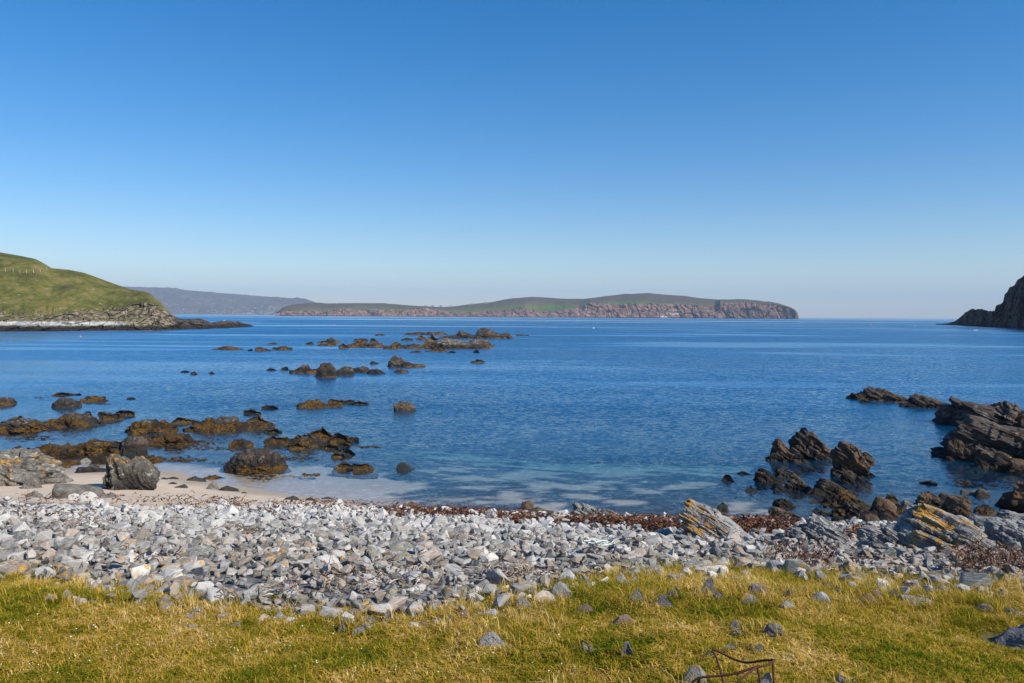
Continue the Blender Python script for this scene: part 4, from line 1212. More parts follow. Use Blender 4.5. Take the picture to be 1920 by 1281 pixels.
# red wrack beds among the stones, in photograph rows and columns: (x, y, half width, half height)
WRACK = [(820, 969, 120, 6), (985, 979, 70, 7), (1130, 987, 90, 7), (1235, 992, 55, 10), (1415, 995, 72, 13), (1520, 1016, 40, 4), (1618, 1012, 28, 7)]


def wrack_amount(px, py):
    a = np.zeros_like(np.asarray(px, float))
    for x, y, w, h in WRACK:
        a = np.maximum(a, 1 - np.sqrt(((px - x) / w) ** 2 + ((py - y) / h) ** 2))
    return a


rg = np.random.default_rng(5)
stones = []            # x, y, size, priority
cells = {}


def free(x, y, rad, k=0.40):
    cx, cy = int(x // 0.5), int(y // 0.5)
    for i in range(cx - 1, cx + 2):
        for j in range(cy - 1, cy + 2):
            for (a, b, s) in cells.get((i, j), ()):
                if (a - x) ** 2 + (b - y) ** 2 < (k * (s + rad)) ** 2:
                    return False
    return True


def bank(x, y, margin=0.0):
    px, py = proj(np.stack([x, y, terrain(x, y) + 0.05], -1))
    return px, py, (py < grass_line(px) + margin) & (py > stone_line(px))


for count, lo, hi in [(400, 1.45, 2.0), (5600, 0.9, 1.4), (26000, 0.55, 0.95), (52000, 0.32, 0.55)]:
    y = 4.8 + 17.5 * rg.random(count) ** 0.8
    x = rg.uniform(-1, 1, count) * (0.68 * y + 5.5)
    s = rg.uniform(lo, hi, count) * np.interp(y, [5, 9, 14, 20], [0.135, 0.14, 0.17, 0.245])
    px, py, ok = bank(x, y, 30)
    u = rg.random(count)
    ok &= u > smooth(-22, 30 if hi < 1 else 2, py - grass_line(px) + 12 * vnoise(np.stack([x * 2, y * 2, 0 * x], -1), 71)) * 1.02
    ok &= ~((wrack_amount(px, py) > 0.1) & (rg.random(count) < 0.88))
    ok &= ~((px < 330) & (py < 962) & (rg.random(count) < 0.5 + (962 - py) / 50))
    for (ax, ay, tx_, ty_, hw, hd) in LAND:
        du, dv = (x - ax) * tx_ + (y - ay) * ty_, -(x - ax) * ty_ + (y - ay) * tx_
        ok &= (du / hw) ** 2 + (dv / (hd + 0.15)) ** 2 > 0.85
    for a, b, c in zip(x[ok].tolist(), y[ok].tolist(), s[ok].tolist()):
        if free(a, b, c):
            cells.setdefault((int(a // 0.5), int(b // 0.5)), []).append((a, b, c))
            stones.append((a, b, c))
stones = np.array(stones)
SZ = terrain(stones[:, 0], stones[:, 1])
sp = np.stack([stones[:, 0], stones[:, 1], SZ], -1)
spx, spy = proj(sp)
inview = (spx > 5) & (spx < 1915) & (spy < 1270)
app = np.where(inview, stones[:, 2] / np.hypot(stones[:, 0], stones[:, 1]), 0)
order = np.argsort(-app)
single = set(order[:235].tolist())
G_ST = 'single stones of the storm beach'
APP_BIG = np.sort(app)[-60]
TONES = [(0.12, 'charcoal dark'), (0.42, 'mid grey'), (0.52, 'brown'), (0.64, 'light grey'), (0.74, 'greenish grey'), (0.84, 'pale grey'), (0.92, 'pinkish brown'), (1.01, 'whitish')]
hi_meshes = [mesh('beach_stone', P, F, M['beach_stone'], {'loc': P * 2.0, 'rnd': np.zeros(len(P))}) for P, F in SH_HI]
bulkV, bulkF, bulkL, bulkR, nv = [], [], [], [], 0
SH_MID = [stone_shape(700 + k, True) for k in range(24)]
for k, (x, y, s) in enumerate(stones):
    tilt = abs(rg.normal(0, 0.45))
    Rm = rot_matrix(rg, tilt)
    z = SZ[k] + s * (rg.uniform(0.08, 0.3) - 0.16 * float(smooth(-10, 10, spy[k] - grass_line(spx[k]))))
    if k in single:
        o = obj('beach_stone', hi_meshes[rg.integers(len(hi_meshes))], None, (x, y, z))
        o.rotation_euler = Matrix(Rm.tolist()).to_euler()
        o.scale = (s * 1.12,) * 3
        o['tone'] = float(rg.random())
        tone = [w for lim, w in TONES if o['tone'] < lim][0]
        dd = grass_line(spx[k]) - spy[k]
        where = 'half in the turf edge' if dd < 8 else 'just above the turf edge' if dd < 45 else 'in the middle of the stony bank' if stones[k][1] < 12 else 'low on the bank towards the water'
        big = 'big ' if app[k] > APP_BIG else ''
        tag(o, f'{big}{tone} angular stone {where}', 'stone', G_ST)
        continue
    P, F = SH_MID[rg.integers(len(SH_MID))] if y < 6.8 else SH_LO[rg.integers(len(SH_LO))]
    bulkV.append((P * s * 1.15) @ Rm.T + (x, y, z))
    bulkF.append(F + nv)
    bulkL.append(P * 2.0)
    bulkR.append(np.full(len(P), rg.random()))
    nv += len(P)
# small chips that fill the gaps
nch = 13000
y = 4.9 + 17 * rg.random(nch) ** 0.75
x = rg.uniform(-1, 1, nch) * (0.67 * y + 5)
px, py, ok = bank(x, y, 4)
ok &= ~((px < 330) & (py < 950) & (rg.random(nch) < 0.85))
zt = terrain(x, y)
for a, b, c in zip(x[ok], y[ok], zt[ok]):
    s = rg.uniform(0.045, 0.09) * (1 + b / 20)
    P, F = SH_LO[rg.integers(len(SH_LO))]
    bulkV.append((P * s) @ rot_matrix(rg, rg.uniform(0, 1.2)).T + (a, b, c + s * rg.uniform(0.1, 0.9)))
    bulkF.append(F + nv)
    bulkL.append(P * 2.0)
    bulkR.append(np.full(len(P), rg.random()))
    nv += len(P)
tag(obj('beach_stones', mesh('beach_stones', np.concatenate(bulkV), np.concatenate(bulkF), M['beach_stone'],
                             {'loc': np.concatenate(bulkL), 'rnd': np.concatenate(bulkR)})),
    'grey and white broken stones heaped along the whole shore', 'stones', None, 'stuff')

# stones lying in the turf: (x0, x1, ytop, ybase, kind)
TURF = [(898, 949, 1192, 1216, 'g'), (1088, 1125, 1205, 1228, 'g'), (1165, 1187, 1210, 1236, 'd'), (1278, 1326, 1252, 1290, 'l'), (1418, 1452, 1265, 1290, 'g'),
        (1368, 1403, 1168, 1186, 'w'), (1370, 1402, 1184, 1196, 'g'), (1430, 1472, 1174, 1196, 'd'), (1384, 1424, 1121, 1138, 'l'), (1400, 1438, 1102, 1122, 'b'),
        (1308, 1342, 1090, 1120, 'd'), (1230, 1262, 1122, 1142, 'd'), (1178, 1208, 1110, 1132, 'l'), (1148, 1192, 1157, 1176, 'b'), (1256, 1278, 1108, 1124, 'g'),
        (1026, 1074, 1098, 1128, 'w'), (1518, 1558, 1118, 1134, 'g'), (1608, 1646, 1118, 1136, 'b'), (1632, 1658, 1113, 1128, 'b'), (1682, 1752, 1122, 1138, 'g'),
        (1740, 1782, 1102, 1116, 'g'), (1664, 1684, 1112, 1128, 'g'), (1565, 1588, 1104, 1116, 'g'), (1466, 1484, 1112, 1124, 'w'), (1460, 1492, 1134, 1146, 'g'),
        (1828, 1872, 1137, 1150, 'b'), (1866, 1990, 1180, 1222, 'd'), (1314, 1338, 1222, 1238, 'g'), (1348, 1380, 1212, 1226, 'g'), (1396, 1410, 1213, 1222, 'd'),
        (1415, 1430, 1216, 1230, 'w'), (632, 654, 1166, 1188, 'd'), (660, 688, 1176, 1194, 'l'), (677, 706, 1162, 1174, 'd'), (718, 734, 1149, 1168, 'l'),
        (835, 858, 1158, 1170, 'w'), (854, 878, 1147, 1164, 'b'), (930, 956, 1126, 1142, 'g'), (966, 998, 1127, 1146, 'g'), (1080, 1116, 1139, 1154, 'b'),
        (290, 334, 1138, 1148, 'l'), (112, 138, 1113, 1124, 'g'), (82, 110, 1120, 1130, 'l'), (165, 180, 1131, 1137, 'd'), (432, 452, 1171, 1178, 'w'),
        (1335, 1362, 1116, 1128, 'g'), (1195, 1206, 1192, 1202, 'g'), (1568, 1612, 1268, 1290, 'w'), (1880, 1925, 1146, 1160, 'g')]
KIND = {'g': ('turf_stone', 'rounded grey stone half sunk in the turf', 'grey stones in the turf'),
        'd': ('turf_stone_dark', 'dark slate grey angular stone set in the turf', 'dark stones in the turf'),
        'l': ('turf_stone_lichen', 'grey stone blotched with orange lichen set in the turf', 'lichen stones in the turf'),
        'b': ('turf_stone_brown', 'pinkish brown stone half sunk in the turf', 'brown stones in the turf'),
        'w': ('turf_stone', 'pale whitish stone lying in the turf', 'pale stones in the turf')}
TURF_AT = []
for a in TURF:
    mt, lb, gr = KIND[a[4]]
    x0, x1, yt, yb = a[:4]
    yt -= 8
    tb, td = hit((x0 + x1) / 2, yb)
    TURF_AT.append((tb[0], tb[1] + 0.3 * (x1 - x0) / F_PX * td, 0.5 * (x1 - x0) / F_PX * td))
    lb += ' near the rusty frame' if abs((x0 + x1) / 2 - 1370) < 190 and yb > 1190 else ' close to the stony bank' if yb - grass_line((x0 + x1) / 2) < 38 else ' well away from the stony bank'
    rock('turf_stone', lb, mt if a[4] != 'w' else 'white_turf' if 'white_turf' in M else mt, [(x0, x1, yt, yb)], gr, cat='stone', res=1.3, depth=0.7, facets=12, chop=0.3, rough=0.03, sink=0.1, boxy=0.7)

# ------------------------------------------------------------------ wrack, kelp stalks, rope
rg = np.random.default_rng(9)


def ground_at(px, py):
    p, _ = hit(px, py)
    return p


# a cheap pixel to ground look-up
LX, LY = np.meshgrid(np.linspace(-40, 1960, 60), np.linspace(900, 1281, 60))
dl = ray(LX, LY)
dl = dl / np.hypot(dl[..., 0], dl[..., 1])[..., None]
sl = np.arange(2.0, 34, 0.06)
PL = _C + dl[:, :, None, :] * sl[:, None]
kl = np.argmax(PL[..., 2] <= np.maximum(terrain(PL[..., 0], PL[..., 1]), 0), axis=2)
LUT = np.take_along_axis(PL, kl[:, :, None, None], axis=2)[:, :, 0]


def lut(px, py):
    i = np.clip((px + 40) / 2000 * 59, 0, 58.99)
    j = np.clip((py - 900) / 381 * 59, 0, 58.99)
    a, b = int(i), int(j)
    u, v = i - a, j - b
    p = (LUT[b, a] * (1 - u) + LUT[b, a + 1] * u) * (1 - v) + (LUT[b + 1, a] * (1 - u) + LUT[b + 1, a + 1] * u) * v
    return np.array([p[0], p[1], float(terrain(p[0], p[1]))])


V_, F_, R_, nv = [], [], [], 0


def ribbon(p, length, width, rr, lift):
    global nv
    k_ = min(1.0, float(np.hypot(p[0], p[1])) / 19.0)
    length, width = length * k_, width * k_
    a = rg.uniform(0, 2 * math.pi)
    n = 5
    pts = [np.array(p) + (0, 0, lift)]
    for k in range(n - 1):
        a += rg.normal(0, 0.7)
        pts.append(pts[-1] + np.array([math.cos(a), math.sin(a), 0]) * length / (n - 1) + (0, 0, rg.normal(0, 0.022)))
    pts = np.array(pts)
    side = rg.normal(size=(n, 3)) * (1, 1, 0.5)
    side /= np.linalg.norm(side, axis=1)[:, None]
    wv = width * np.array([0.5, 1, 1, 0.9, 0.25])[:, None]
    v = np.concatenate([pts - side * wv, pts + side * wv])
    i = np.arange(n - 1)
    V_.append(v)
    F_.append(np.stack([i, i + 1, i + 1 + n, i + n], -1) + nv)
    R_.append(np.full(len(v), rr))
    nv += len(v)


for x, y, w, h in WRACK:
    for _ in range(int(w * h * 3.2)):
        a, r = rg.uniform(0, 2 * math.pi), rg.random() ** 0.6
        p = lut(x + w * r * math.cos(a), y + h * r * math.sin(a))
        ribbon(p, rg.uniform(0.12, 0.35), rg.uniform(0.008, 0.028), rg.random(), rg.uniform(0.02, 0.14))
# thinner lines of weed left by the tides
LINES = [((40, 944), (430, 952), 170, 3), ((300, 952), (640, 962), 320, 5), ((560, 955), (980, 972), 700, 6), ((640, 975), (1000, 990), 160, 5), ((0, 968), (170, 985), 150, 6), ((1560, 1022), (1920, 1050), 160, 8),
         ((1790, 1066), (1960, 1080), 520, 7), ((1440, 1050), (1560, 1068), 260, 8), ((420, 960), (560, 975), 120, 6)]
for (x0, y0), (x1, y1), n, sp_ in LINES:
    for _ in range(n):
        t = rg.random()
        p = lut(x0 + (x1 - x0) * t + rg.normal(0, 6), y0 + (y1 - y0) * t + rg.normal(0, sp_))
        ribbon(p, rg.uniform(0.08, 0.28), rg.uniform(0.005, 0.02), rg.random() ** 0.8, rg.uniform(0.04, 0.2))
tag(obj('seaweed_wrack', mesh('seaweed_wrack', np.concatenate(V_), np.concatenate(F_), M['wrack_red'], {'rnd': np.concatenate(R_)})),
    'dark red dried seaweed strewn in bands along the stones', 'seaweed', None, 'stuff')

V_, F_, R_, nv = [], [], [], 0
SPOTS = [(200, 990, 90, 8, 130), (60, 990, 60, 14, 60), (460, 1002, 60, 7, 110), (650, 1000, 50, 10, 30), (850, 1015, 60, 8, 50), (1000, 1015, 45, 12, 60), (1170, 1030, 60, 15, 45), (960, 1085, 45, 14, 80),
         (700, 1095, 160, 28, 90), (1050, 1090, 60, 12, 40), (1480, 1058, 60, 10, 60), (1560, 1055, 90, 18, 50), (1850, 1075, 70, 10, 120), (300, 1050, 220, 30, 60), (560, 1120, 140, 18, 50), (1350, 1040, 120, 20, 35), (1700, 1060, 120, 20, 40)]
for x, y, w, h, n in SPOTS:
    for _ in range(n):
        p = lut(x + rg.normal(0, w * 0.6), y + rg.normal(0, h * 0.6))
        px, py = proj(p[None])
        if py[0] > grass_line(px[0]) + 4:
            continue
        a = rg.uniform(0, 2 * math.pi)
        L = rg.uniform(0.06, 0.2)
        pts = [p + (0, 0, rg.uniform(0.03, 0.10))]
        turn = rg.normal(0, 0.5)
        for k in range(6):
            a += turn + rg.normal(0, 0.3)
            pts.append(pts[-1] + (math.cos(a) * L / 6, math.sin(a) * L / 6, rg.normal(0.0, 0.012)))
        v, f = tube(pts, rg.uniform(0.003, 0.006), 5, 0.6)
        V_.append(v)
        F_.append(f + nv)
        R_.append(np.full(len(v), min(1, rg.random() ** 0.9 * (1.0 if y > 1040 else 0.7))))
        nv += len(v)
tag(obj('kelp_stalks', mesh('kelp_stalks', np.concatenate(V_), np.concatenate(F_), M['stalk'], {'rnd': np.concatenate(R_)}, True)),
    'curled brown and bleached kelp stalks scattered over the stones', 'seaweed', None, 'stuff')

parts = []
for k in range(9):
    pts = []
    for t in np.linspace(0, 1, 14):
        p = lut(1098 + 52 * t + 5 * math.sin(t * 9 + k * 2.1), 1046 - 5 * math.sin(t * 3.1 + k * 0.7) + 3.5 * math.sin(k * 1.9 + t * 4))
        pts.append(p + (0, 0, 0.17 + 0.025 * math.sin(k + t * 7)))
    parts.append(tube(spline(pts, 30), 0.006, 6))
V, F = join(parts)
c0 = V.mean(0)
tag(obj('rope', mesh('rope', V - c0, F, M['rope'], None, True), None, c0), 'bleached pale green rope tangled over the grey stones', 'rope')

# floating weed on the inlet water
V_, F_, R_, nv = [], [], [], 0
for x, y, w, h, n in [(370, 828, 45, 5, 60), (330, 836, 40, 4, 40), (60, 822, 40, 6, 40), (400, 842, 60, 3, 30), (340, 862, 50, 4, 70), (440, 868, 40, 2, 18), (120, 800, 40, 4, 18), (560, 861, 30, 3, 26), (190, 758, 16, 1.5, 20),
                      (500, 893, 40, 4, 40), (580, 892, 14, 2, 22), (690, 838, 16, 2, 16), (1545, 942, 30, 3, 20), (1810, 905, 40, 3, 12), (470, 886, 22, 2, 30), (60, 745, 40, 2, 14), (520, 860, 30, 2, 12)]:
    for _ in range(n):
        p = at_z(x + rg.normal(0, w * 0.5), y + rg.normal(0, h * 0.5), 0.0)
        ribbon(p, rg.uniform(0.2, 0.55), rg.uniform(0.03, 0.08), 0, 0.012)
        V_[-1][:, 2] = np.clip(V_[-1][:, 2], 0.004, 0.03)
tag(obj('floating_seaweed', mesh('floating_seaweed', np.concatenate(V_), np.concatenate(F_), M['wrack_gold'])),
    'golden brown seaweed fronds floating on the calm water', 'seaweed', None, 'stuff')

# ------------------------------------------------------------------ turf


def tuft(seed, n, h, spread, width, lean):
    r = np.random.default_rng(seed)
    V, F, R, k = [], [], [], 0
    for _ in range(n):
        a, rad = r.uniform(0, 2 * math.pi), spread * r.random() ** 0.5
        b = np.array([math.cos(a) * rad, math.sin(a) * rad, -0.01])
        d = r.uniform(0, 2 * math.pi)
        hh = h * r.uniform(0.45, 1.1)
        ln = lean * r.uniform(0.2, 1.2)
        dv = np.array([math.cos(d), math.sin(d), 0])
        sd = np.array([-dv[1], dv[0], 0]) * width * r.uniform(0.6, 1.2)
        m1 = b + dv * hh * ln * 0.35 + (0, 0, hh * 0.6)
        tp = b + dv * hh * ln + (0, 0, hh * (1 - 0.25 * ln))
        V += [b - sd, b + sd, m1 + sd * 0.7, m1 - sd * 0.7, tp]
        F += [(k, k + 1, k + 2), (k, k + 2, k + 3), (k + 3, k + 2, k + 4)]
        rr = r.random()
        R += [rr * 0.9] * 4 + [min(1, rr + 0.1)]
        k += 5
    return np.array(V), np.array(F), np.array(R)


tuft_col = bpy.data.collections.new('tuft_kinds')
long_col = bpy.data.collections.new('long_tuft_kinds')
for k in range(12):
    V, F, R = tuft(900 + k, 46, 0.032 + 0.006 * (k % 5), 0.06, 0.0030, 1.7)
    tuft_col.objects.link(bpy.data.objects.new('turf_tuft', mesh('turf_tuft', V, F, M['grass'], {'rnd': R})))
for k in range(8):
    V, F, R = tuft(950 + k, 30, 0.12, 0.05, 0.0024, 1.1)
    long_col.objects.link(bpy.data.objects.new('grass_tuft', mesh('grass_tuft', V, F, M['grass'], {'rnd': np.clip(R + 0.15 * (k % 3), 0, 1)})))


def scatter(name, pts, coll, seed, smin, smax):
    me = bpy.data.meshes.new(name)
    me.vertices.add(len(pts))
    me.vertices.foreach_set('co', np.asarray(pts, np.float32).ravel())
    me.update()
    o = obj(name, me)
    ng = bpy.data.node_groups.new(name, 'GeometryNodeTree')
    ng.interface.new_socket('Geometry', in_out='INPUT', socket_type='NodeSocketGeometry')
    ng.interface.new_socket('Geometry', in_out='OUTPUT', socket_type='NodeSocketGeometry')
    gi = ng.nodes.new('NodeGroupInput')
    go = ng.nodes.new('NodeGroupOutput')
    ci = ng.nodes.new('GeometryNodeCollectionInfo')
    ci.inputs['Collection'].default_value = coll
    ci.inputs['Separate Children'].default_value = True
    ci.inputs['Reset Children'].default_value = True
    ip = ng.nodes.new('GeometryNodeInstanceOnPoints')
    ip.inputs['Pick Instance'].default_value = True
    rv = ng.nodes.new('FunctionNodeRandomValue')
    rv.data_type = 'FLOAT_VECTOR'
    rv.inputs[0].default_value = (-0.15, -0.15, 0)
    rv.inputs[1].default_value = (0.15, 0.15, 6.283)
    rv.inputs['Seed'].default_value = seed
    rs = ng.nodes.new('FunctionNodeRandomValue')
    rs.data_type = 'FLOAT'
    rs.inputs[2].default_value = smin
    rs.inputs[3].default_value = smax
    rs.inputs['Seed'].default_value = seed + 1
    ng.links.new(gi.outputs[0], ip.inputs['Points'])
    ng.links.new(ci.outputs[0], ip.inputs['Instance'])
    ng.links.new(rv.outputs[0], ip.inputs['Rotation'])
    ng.links.new(rs.outputs[1], ip.inputs['Scale'])
    ng.links.new(ip.outputs[0], go.inputs[0])
    md = o.modifiers.new('scatter', 'NODES')
    md.node_group = ng
    return o


rg = np.random.default_rng(21)


def turf_points(n, y0, y1, margin, fall):
    y = rg.uniform(y0, y1, n)
    x = rg.uniform(-1, 1, n) * (0.70 * y + 4.5)
    z = terrain(x, y)
    P = np.stack([x, y, z], -1)
    px, py = proj(P)
    d = py - grass_line(px) + margin
    keep = rg.random(n) < smooth(-fall, fall, d)
    for tx_, ty_, tr_ in TURF_AT:
        keep &= np.hypot(x - tx_, y - ty_) > tr_
    return P[keep], px[keep], py[keep]


Pt, px, py = turf_points(105000, 1.2, 8.2, 4, 14)
tag(scatter('turf', Pt, tuft_col, 1, 0.55, 1.25), 'short olive and straw coloured turf in the foreground', 'grass', None, 'stuff')
Pl, px, py = turf_points(30000, 1.2, 8.6, 14, 16)
nzl = fbm(Pl * (1.1, 1.1, 0), 3, 8)
near_edge = smooth(95, 0, py - grass_line(px)) * smooth(900, 1100, px) + 0.35 * smooth(45, 0, py - grass_line(px)) + 0.32 * smooth(0.1, 0.5, nzl)
Pl = Pl[rg.random(len(Pl)) < near_edge * 0.75]
ring = []
for tx_, ty_, tr_ in TURF_AT:
    for _ in range(int(2 + 24 * tr_)):
        a_ = rg.uniform(0, 2 * math.pi)
        q_ = tr_ * rg.uniform(1.1, 1.45)
        ring.append((tx_ + q_ * math.cos(a_), ty_ + q_ * math.sin(a_)))
ring = np.array(ring)
ring = np.concatenate([ring, terrain(ring[:, 0], ring[:, 1])[:, None]], 1)
Pl = np.concatenate([Pl, ring])
tag(scatter('long_grass', Pl, long_col, 5, 0.5, 1.15), 'longer rough grass along the edge of the stones', 'grass', None, 'stuff')

# tiny daisies and buttercups
def flowers(name, n, mat, lab, rad, region):
    parts = []
    x0, x1, y0, y1 = region
    while len(parts) < n:
        px, py = rg.uniform(x0, x1), rg.uniform(y0, y1)
        if py < grass_line(px) + 15:
            continue
        p = lut(px, py) + (0, 0, rg.uniform(0.03, 0.05))
        a = np.linspace(0, 2 * math.pi, 10, endpoint=False)
        r = rad * np.where(np.arange(10) % 2, 1.0, 0.75)
        t = rg.normal(0, 0.3, 2) + (0, -0.35)
        v = np.stack([np.cos(a) * r, np.sin(a) * r, np.cos(a) * r * t[0] + np.sin(a) * r * -t[1] + 0.002], -1) + p
        v = np.concatenate([v, [p + (0, 0, 0.004)], [p - (0, 0, 0.05)], [p - (0.001, 0, 0.05)]])
        i = np.arange(10)
        f = np.concatenate([np.stack([np.full(10, 10), i, (i + 1) % 10], -1), [[10, 11, 12]]])
        parts.append((v, f))
    V, F = join(parts)
    tag(obj(name, mesh(name, V, F, mat)), lab, 'flowers', None, 'stuff')


flowers('daisies', 80, M['petal'], 'tiny white daisies dotted over the short turf', 0.0038, (0, 1100, 1130, 1281))
flowers('buttercups', 14, M['yellow'], 'few small yellow flowers dotted over the turf', 0.006, (0, 1920, 1100, 1281))

# ------------------------------------------------------------------ rusty frame sticking out of the turf
DF = 3.62
RODS = [[(1336, 1217, .22), (1348, 1222, .22), (1365, 1231, .2), (1383, 1239, .18), (1398, 1243, .16), (1412, 1242, .14), (1427, 1238.5, .12), (1440, 1238, .1), (1450, 1238, .08)],
        [(1334, 1220, .22), (1340, 1222, .22), (1345, 1238, .2), (1351, 1257, .18), (1353, 1268, .16), (1358, 1282, .1), (1366, 1320, .05)],
        [(1453, 1237, .08), (1446, 1245, .05), (1440, 1250, .03), (1432, 1250, .02), (1424, 1248, .02), (1414, 1250, .01), (1398, 1258, 0), (1372, 1265, 0), (1340, 1268, 0), (1312, 1270, 0), (1297, 1273, 0), (1293, 1292, 0), (1292, 1330, 0)],
        [(1424, 1248, .02), (1413, 1254, 0), (1402, 1264, -.05), (1390, 1273, -.08), (1376, 1286, -.1), (1368, 1330, -.1)],
        [(1419, 1250, .02), (1423, 1265, .02), (1426, 1285, .02), (1428, 1330, .02)],
        [(1449, 1240, .08), (1450, 1262, .06), (1452, 1285, .04), (1454, 1330, .02)],
        [(1312, 1270, 0), (1308, 1284, 0.02), (1306, 1330, .02)]]
rods = []
for r in RODS:
    pts = [at_dist(np.array(a), np.array(b), np.array(DF + d)) for a, b, d in r]
    pts = [np.array(p) for p in pts]
    g = float(terrain(pts[-1][0], pts[-1][1]))
    if r[-1][1] > 1300:
        pts[-1] = np.array([pts[-1][0], pts[-1][1], g - 0.06])
    rods.append(tube(spline(pts, 26), 0.0052, 8))
allv = np.concatenate([v for v, _ in rods])
fl = np.array([allv[:, 0].mean(), allv[:, 1].mean(), float(terrain(allv[:, 0].mean(), allv[:, 1].mean()))])
fe = bpy.data.objects.new('wire_frame', None)
fe.empty_display_size = 0.2
COL.objects.link(fe)
fe.location = fl
tag(fe, 'bent rusty iron rod frame sticking up out of the turf', 'scrap metal')
for v, f in rods:
    obj('rod', mesh('rod', v - fl, f, M['rust'], None, True), fe)

# ------------------------------------------------------------------ small far things
fence = bpy.data.objects.new('fence', None)
COL.objects.link(fence)
posts = []
for px, ss in [(13, 0.66), (26, 0.66), (39.5, 0.66), (53, 0.67), (65, 0.69), (77.5, 0.72), (90, 0.8), (0, 0.66), (-14, 0.66)]:
    posts.append(headland_spot(px, ss))
fence.location = posts[3]
tag(fence, 'line of pale posts crossing the grassy headland below its crest', 'fence')
pv, pf = tube([(0, 0, -0.3), (0, 0, 0.6), (0, 0, 1.25)], 0.07, 6)
pm = mesh('post', pv, pf, M['post'])
for p in posts:
    obj('post', pm, fence, np.array(p) - np.array(posts[3]))


def house(px, ss, w, h, mat, roof, label, chimneys=2, turn=0.0, depth=7.0):
    p = island_spot(px, ss)
    e = bpy.data.objects.new('house', None)
    COL.objects.link(e)
    e.location = p
    e.rotation_euler = (0, 0, turn)
    tag(e, label, 'house', None)
    eave = h * 0.58
    g = np.array([(-w / 2, -depth / 2, -2), (w / 2, -depth / 2, -2), (w / 2, depth / 2, -2), (-w / 2, depth / 2, -2), (-w / 2, -depth / 2, eave), (w / 2, -depth / 2, eave), (w / 2, depth / 2, eave), (-w / 2, depth / 2, eave),
                  (-w / 2, 0, h), (w / 2, 0, h)], float)
    f = np.array([(0, 1, 5), (0, 5, 4), (1, 2, 6), (1, 6, 5), (2, 3, 7), (2, 7, 6), (3, 0, 4), (3, 4, 7), (4, 7, 8), (5, 9, 6)])
    obj('wall', mesh('wall', g, f, mat), e)
    o_ = 0.4
    rv = np.array([(-w / 2 - o_, -depth / 2 - o_, eave - .2), (w / 2 + o_, -depth / 2 - o_, eave - .2), (w / 2 + o_, 0, h + .15), (-w / 2 - o_, 0, h + .15), (-w / 2 - o_, depth / 2 + o_, eave - .2), (w / 2 + o_, depth / 2 + o_, eave - .2)])
    ro = obj('roof', mesh('roof', np.concatenate([rv, rv + (0, 0, .25)]), np.array([(0, 1, 2, 3), (3, 2, 5, 4), (6, 7, 8, 9), (9, 8, 11, 10), (0, 1, 7, 6), (4, 5, 11, 10), (0, 3, 9, 6), (3, 4, 10, 9), (1, 2, 8, 7), (2, 5, 11, 8)]), roof), e)
    for k in range(chimneys):
        v, f = box((-w / 2 + 0.6) if k == 0 else (w / 2 - 0.6), 0, h - 0.6, 1.3, 1.6, 2.2)
        obj('chimney', mesh('chimney', v, f, mat), ro)
    for k in (-1, 0, 1):
        v, f = box(k * w * 0.3, -depth / 2 - 0.05, 1.0, 1.0, 0.12, 1.4)
        obj('window' if k else 'door', mesh('window', v, f, M['slate']), e)


house(798.5, 0.93, 10.5, 6.5, M['house_tan'], M['pale_roof'], 'tan roofless looking house highest on the island saddle skyline')
house(812, 0.93, 9, 6.0, M['house_tan'], M['slate'], 'tan house with two tall gables on the island saddle', 2)
house(827.5, 0.92, 10, 6.8, M['house_tan'], M['slate'], 'tan house with tall chimneys in the middle of the island saddle', 2)
house(841.5, 0.9, 8, 4.8, M['house_white'], M['pale_roof'], 'white cottage at the low end of the island saddle', 1)
house(846.2, 0.9, 6, 4.6, M['house_white'], M['slate'], 'smaller white cottage beside the white cottage on the saddle', 0)
house(878.5, 0.72, 6.5, 4.5, M['house_red'], M['house_red'], 'dark red shed on the green slope of the island', 0)
house(888, 0.84, 15, 5.0, M['house_tan'], M['pale_roof'], 'long pinkish house above the red shed on the island', 1)
house(909.5, 0.80, 6, 6.6, M['house_tan'], M['slate'], 'grey gabled house beside the bright white house on the island', 1)
house(912.2, 0.79, 5, 7.4, M['house_white'], M['slate'], 'bright white tall house on the island hillside', 1)
house(917, 0.77, 8, 4.0, M['house_white'], M['slate'], 'low grey roofed byre beside the bright white house', 0)
house(922.5, 0.77, 6, 4.2, M['house_white'], M['pale_roof'], 'small white outhouse at the end of the hillside farm', 0)


def buoy(px, py, r, mat, label, group=None):
    p = at_z(float(px), float(py), 0.0)
    r *= 0.8
    a = np.linspace(0, math.pi, 9)
    prof = [(r * math.sin(t) + 1e-3, -r * math.cos(t) * 1.05 + r * 0.45) for t in a]
    n = 12
    v = np.array([(q * math.cos(t), q * math.sin(t), z) for q, z in prof for t in np.linspace(0, 2 * math.pi, n, endpoint=False)])
    o = obj('buoy', mesh('buoy', v, grid_faces(n, 9, True), mat, None, True), None, p)
    tag(o, label, 'buoy', group)
    tv, tf = tube([(0, 0, r * 1.4), (0, 0, r * 1.7), (r * 0.15, 0, r * 1.95)], r * 0.16, 6)
    obj('eye', mesh('eye', tv, tf, mat, None, True), o)


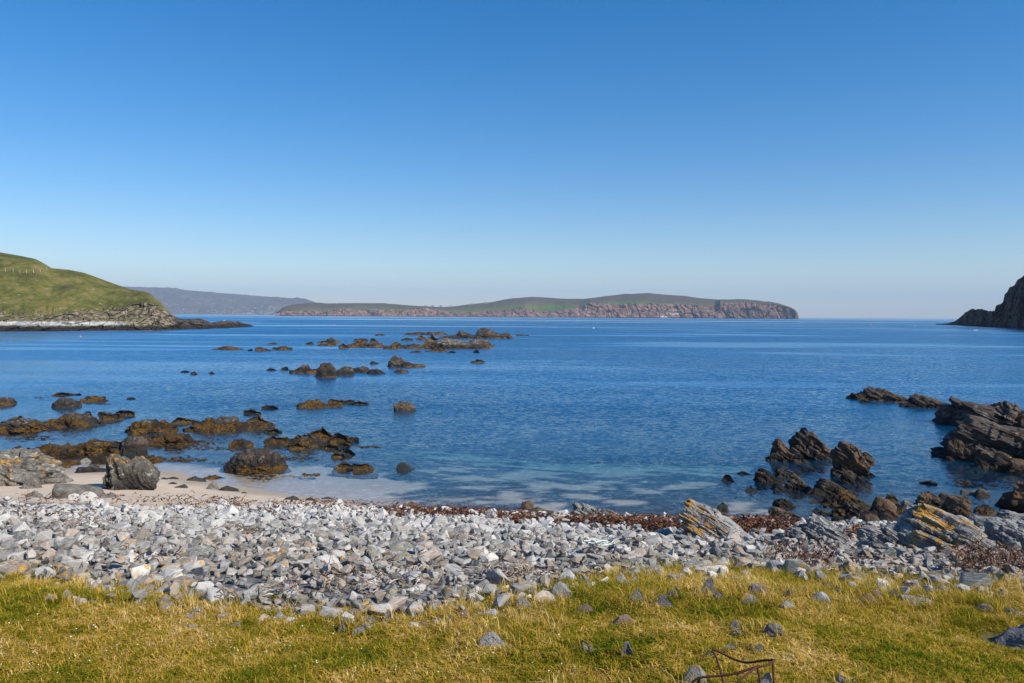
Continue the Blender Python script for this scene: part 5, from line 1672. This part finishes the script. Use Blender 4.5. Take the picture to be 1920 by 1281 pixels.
buoy(151, 632, 0.22, M['buoy_orange'], 'yellow orange float on the calm water below the headland')
buoy(626, 610, 0.38, M['buoy_orange'], 'small orange float out beyond the headland point')
buoy(1113, 616, 0.32, M['buoy_white'], 'white float on open water before the island cliffs')
buoy(1632, 609.5, 0.55, M['buoy_pink'], 'pink float far out between island and dark sea cliff', 'pink floats')
buoy(1716, 612, 0.48, M['buoy_pink'], 'pink float on the water near the dark sea cliff point', 'pink floats')
buoy(1827.5, 620, 0.36, M['buoy_white'], 'pale float close under the dark sea cliff', 'pale floats under the cliff')
buoy(1831.5, 620, 0.34, M['buoy_white'], 'pale float close under the dark sea cliff', 'pale floats under the cliff')

# a gull on the point of the headland
gp = headland_spot(421, 0.9) + (0, 0, 0.1)
V, F = ICO[2]
body = V * (0.34, 0.13, 0.14)
body[:, 2] += 0.28 + body[:, 0] * -0.15
head = V * 0.085 + (0.33, 0, 0.46)
bv, bf = join([(body, F), (head, F), tube([(0.2, 0, 0.3), (0.33, 0, 0.44)], 0.08, 8) if False else (V * (0.12, 0.08, 0.12) + (0.27, 0, 0.37), F)])
gull = obj('gull', mesh('gull', bv, bf, M['feather'], None, True), None, gp)
tag(gull, 'white gull standing on the dark point of the headland', 'bird')
for sgn in (-1, 1):
    wv = V * (0.36, 0.03, 0.10) + (-0.1, sgn * 0.11, 0.33)
    obj('wing', mesh('wing', wv, F, M['feather_grey'], None, True), gull)
    lv, lf = tube([(0.02, sgn * 0.05, 0.2), (0.02, sgn * 0.05, 0.1), (0.03, sgn * 0.05, -0.05)], 0.012, 5)
    obj('leg', mesh('leg', lv, lf, M['buoy_pink']), gull)
bk, bkf = tube([(0.39, 0, 0.455), (0.44, 0, 0.45), (0.49, 0, 0.435)], 0.022, 6, 0.2)
obj('beak', mesh('beak', bk, bkf, M['buoy_orange']), gull)

# ------------------------------------------------------------------ the air
v, f = box(0, 0, -8.6, 33200, 33200, 520)
m = NT('haze_air')
vol = m.n('ShaderNodeVolumePrincipled', Color=(0.54, 0.75, 1.0), Density=8.5e-5, Anisotropy=0.0)
m.t.links.new(vol, m.out.inputs['Volume'])
tag(obj('haze', mesh('haze', v, f, m.mat)), kind='stuff')
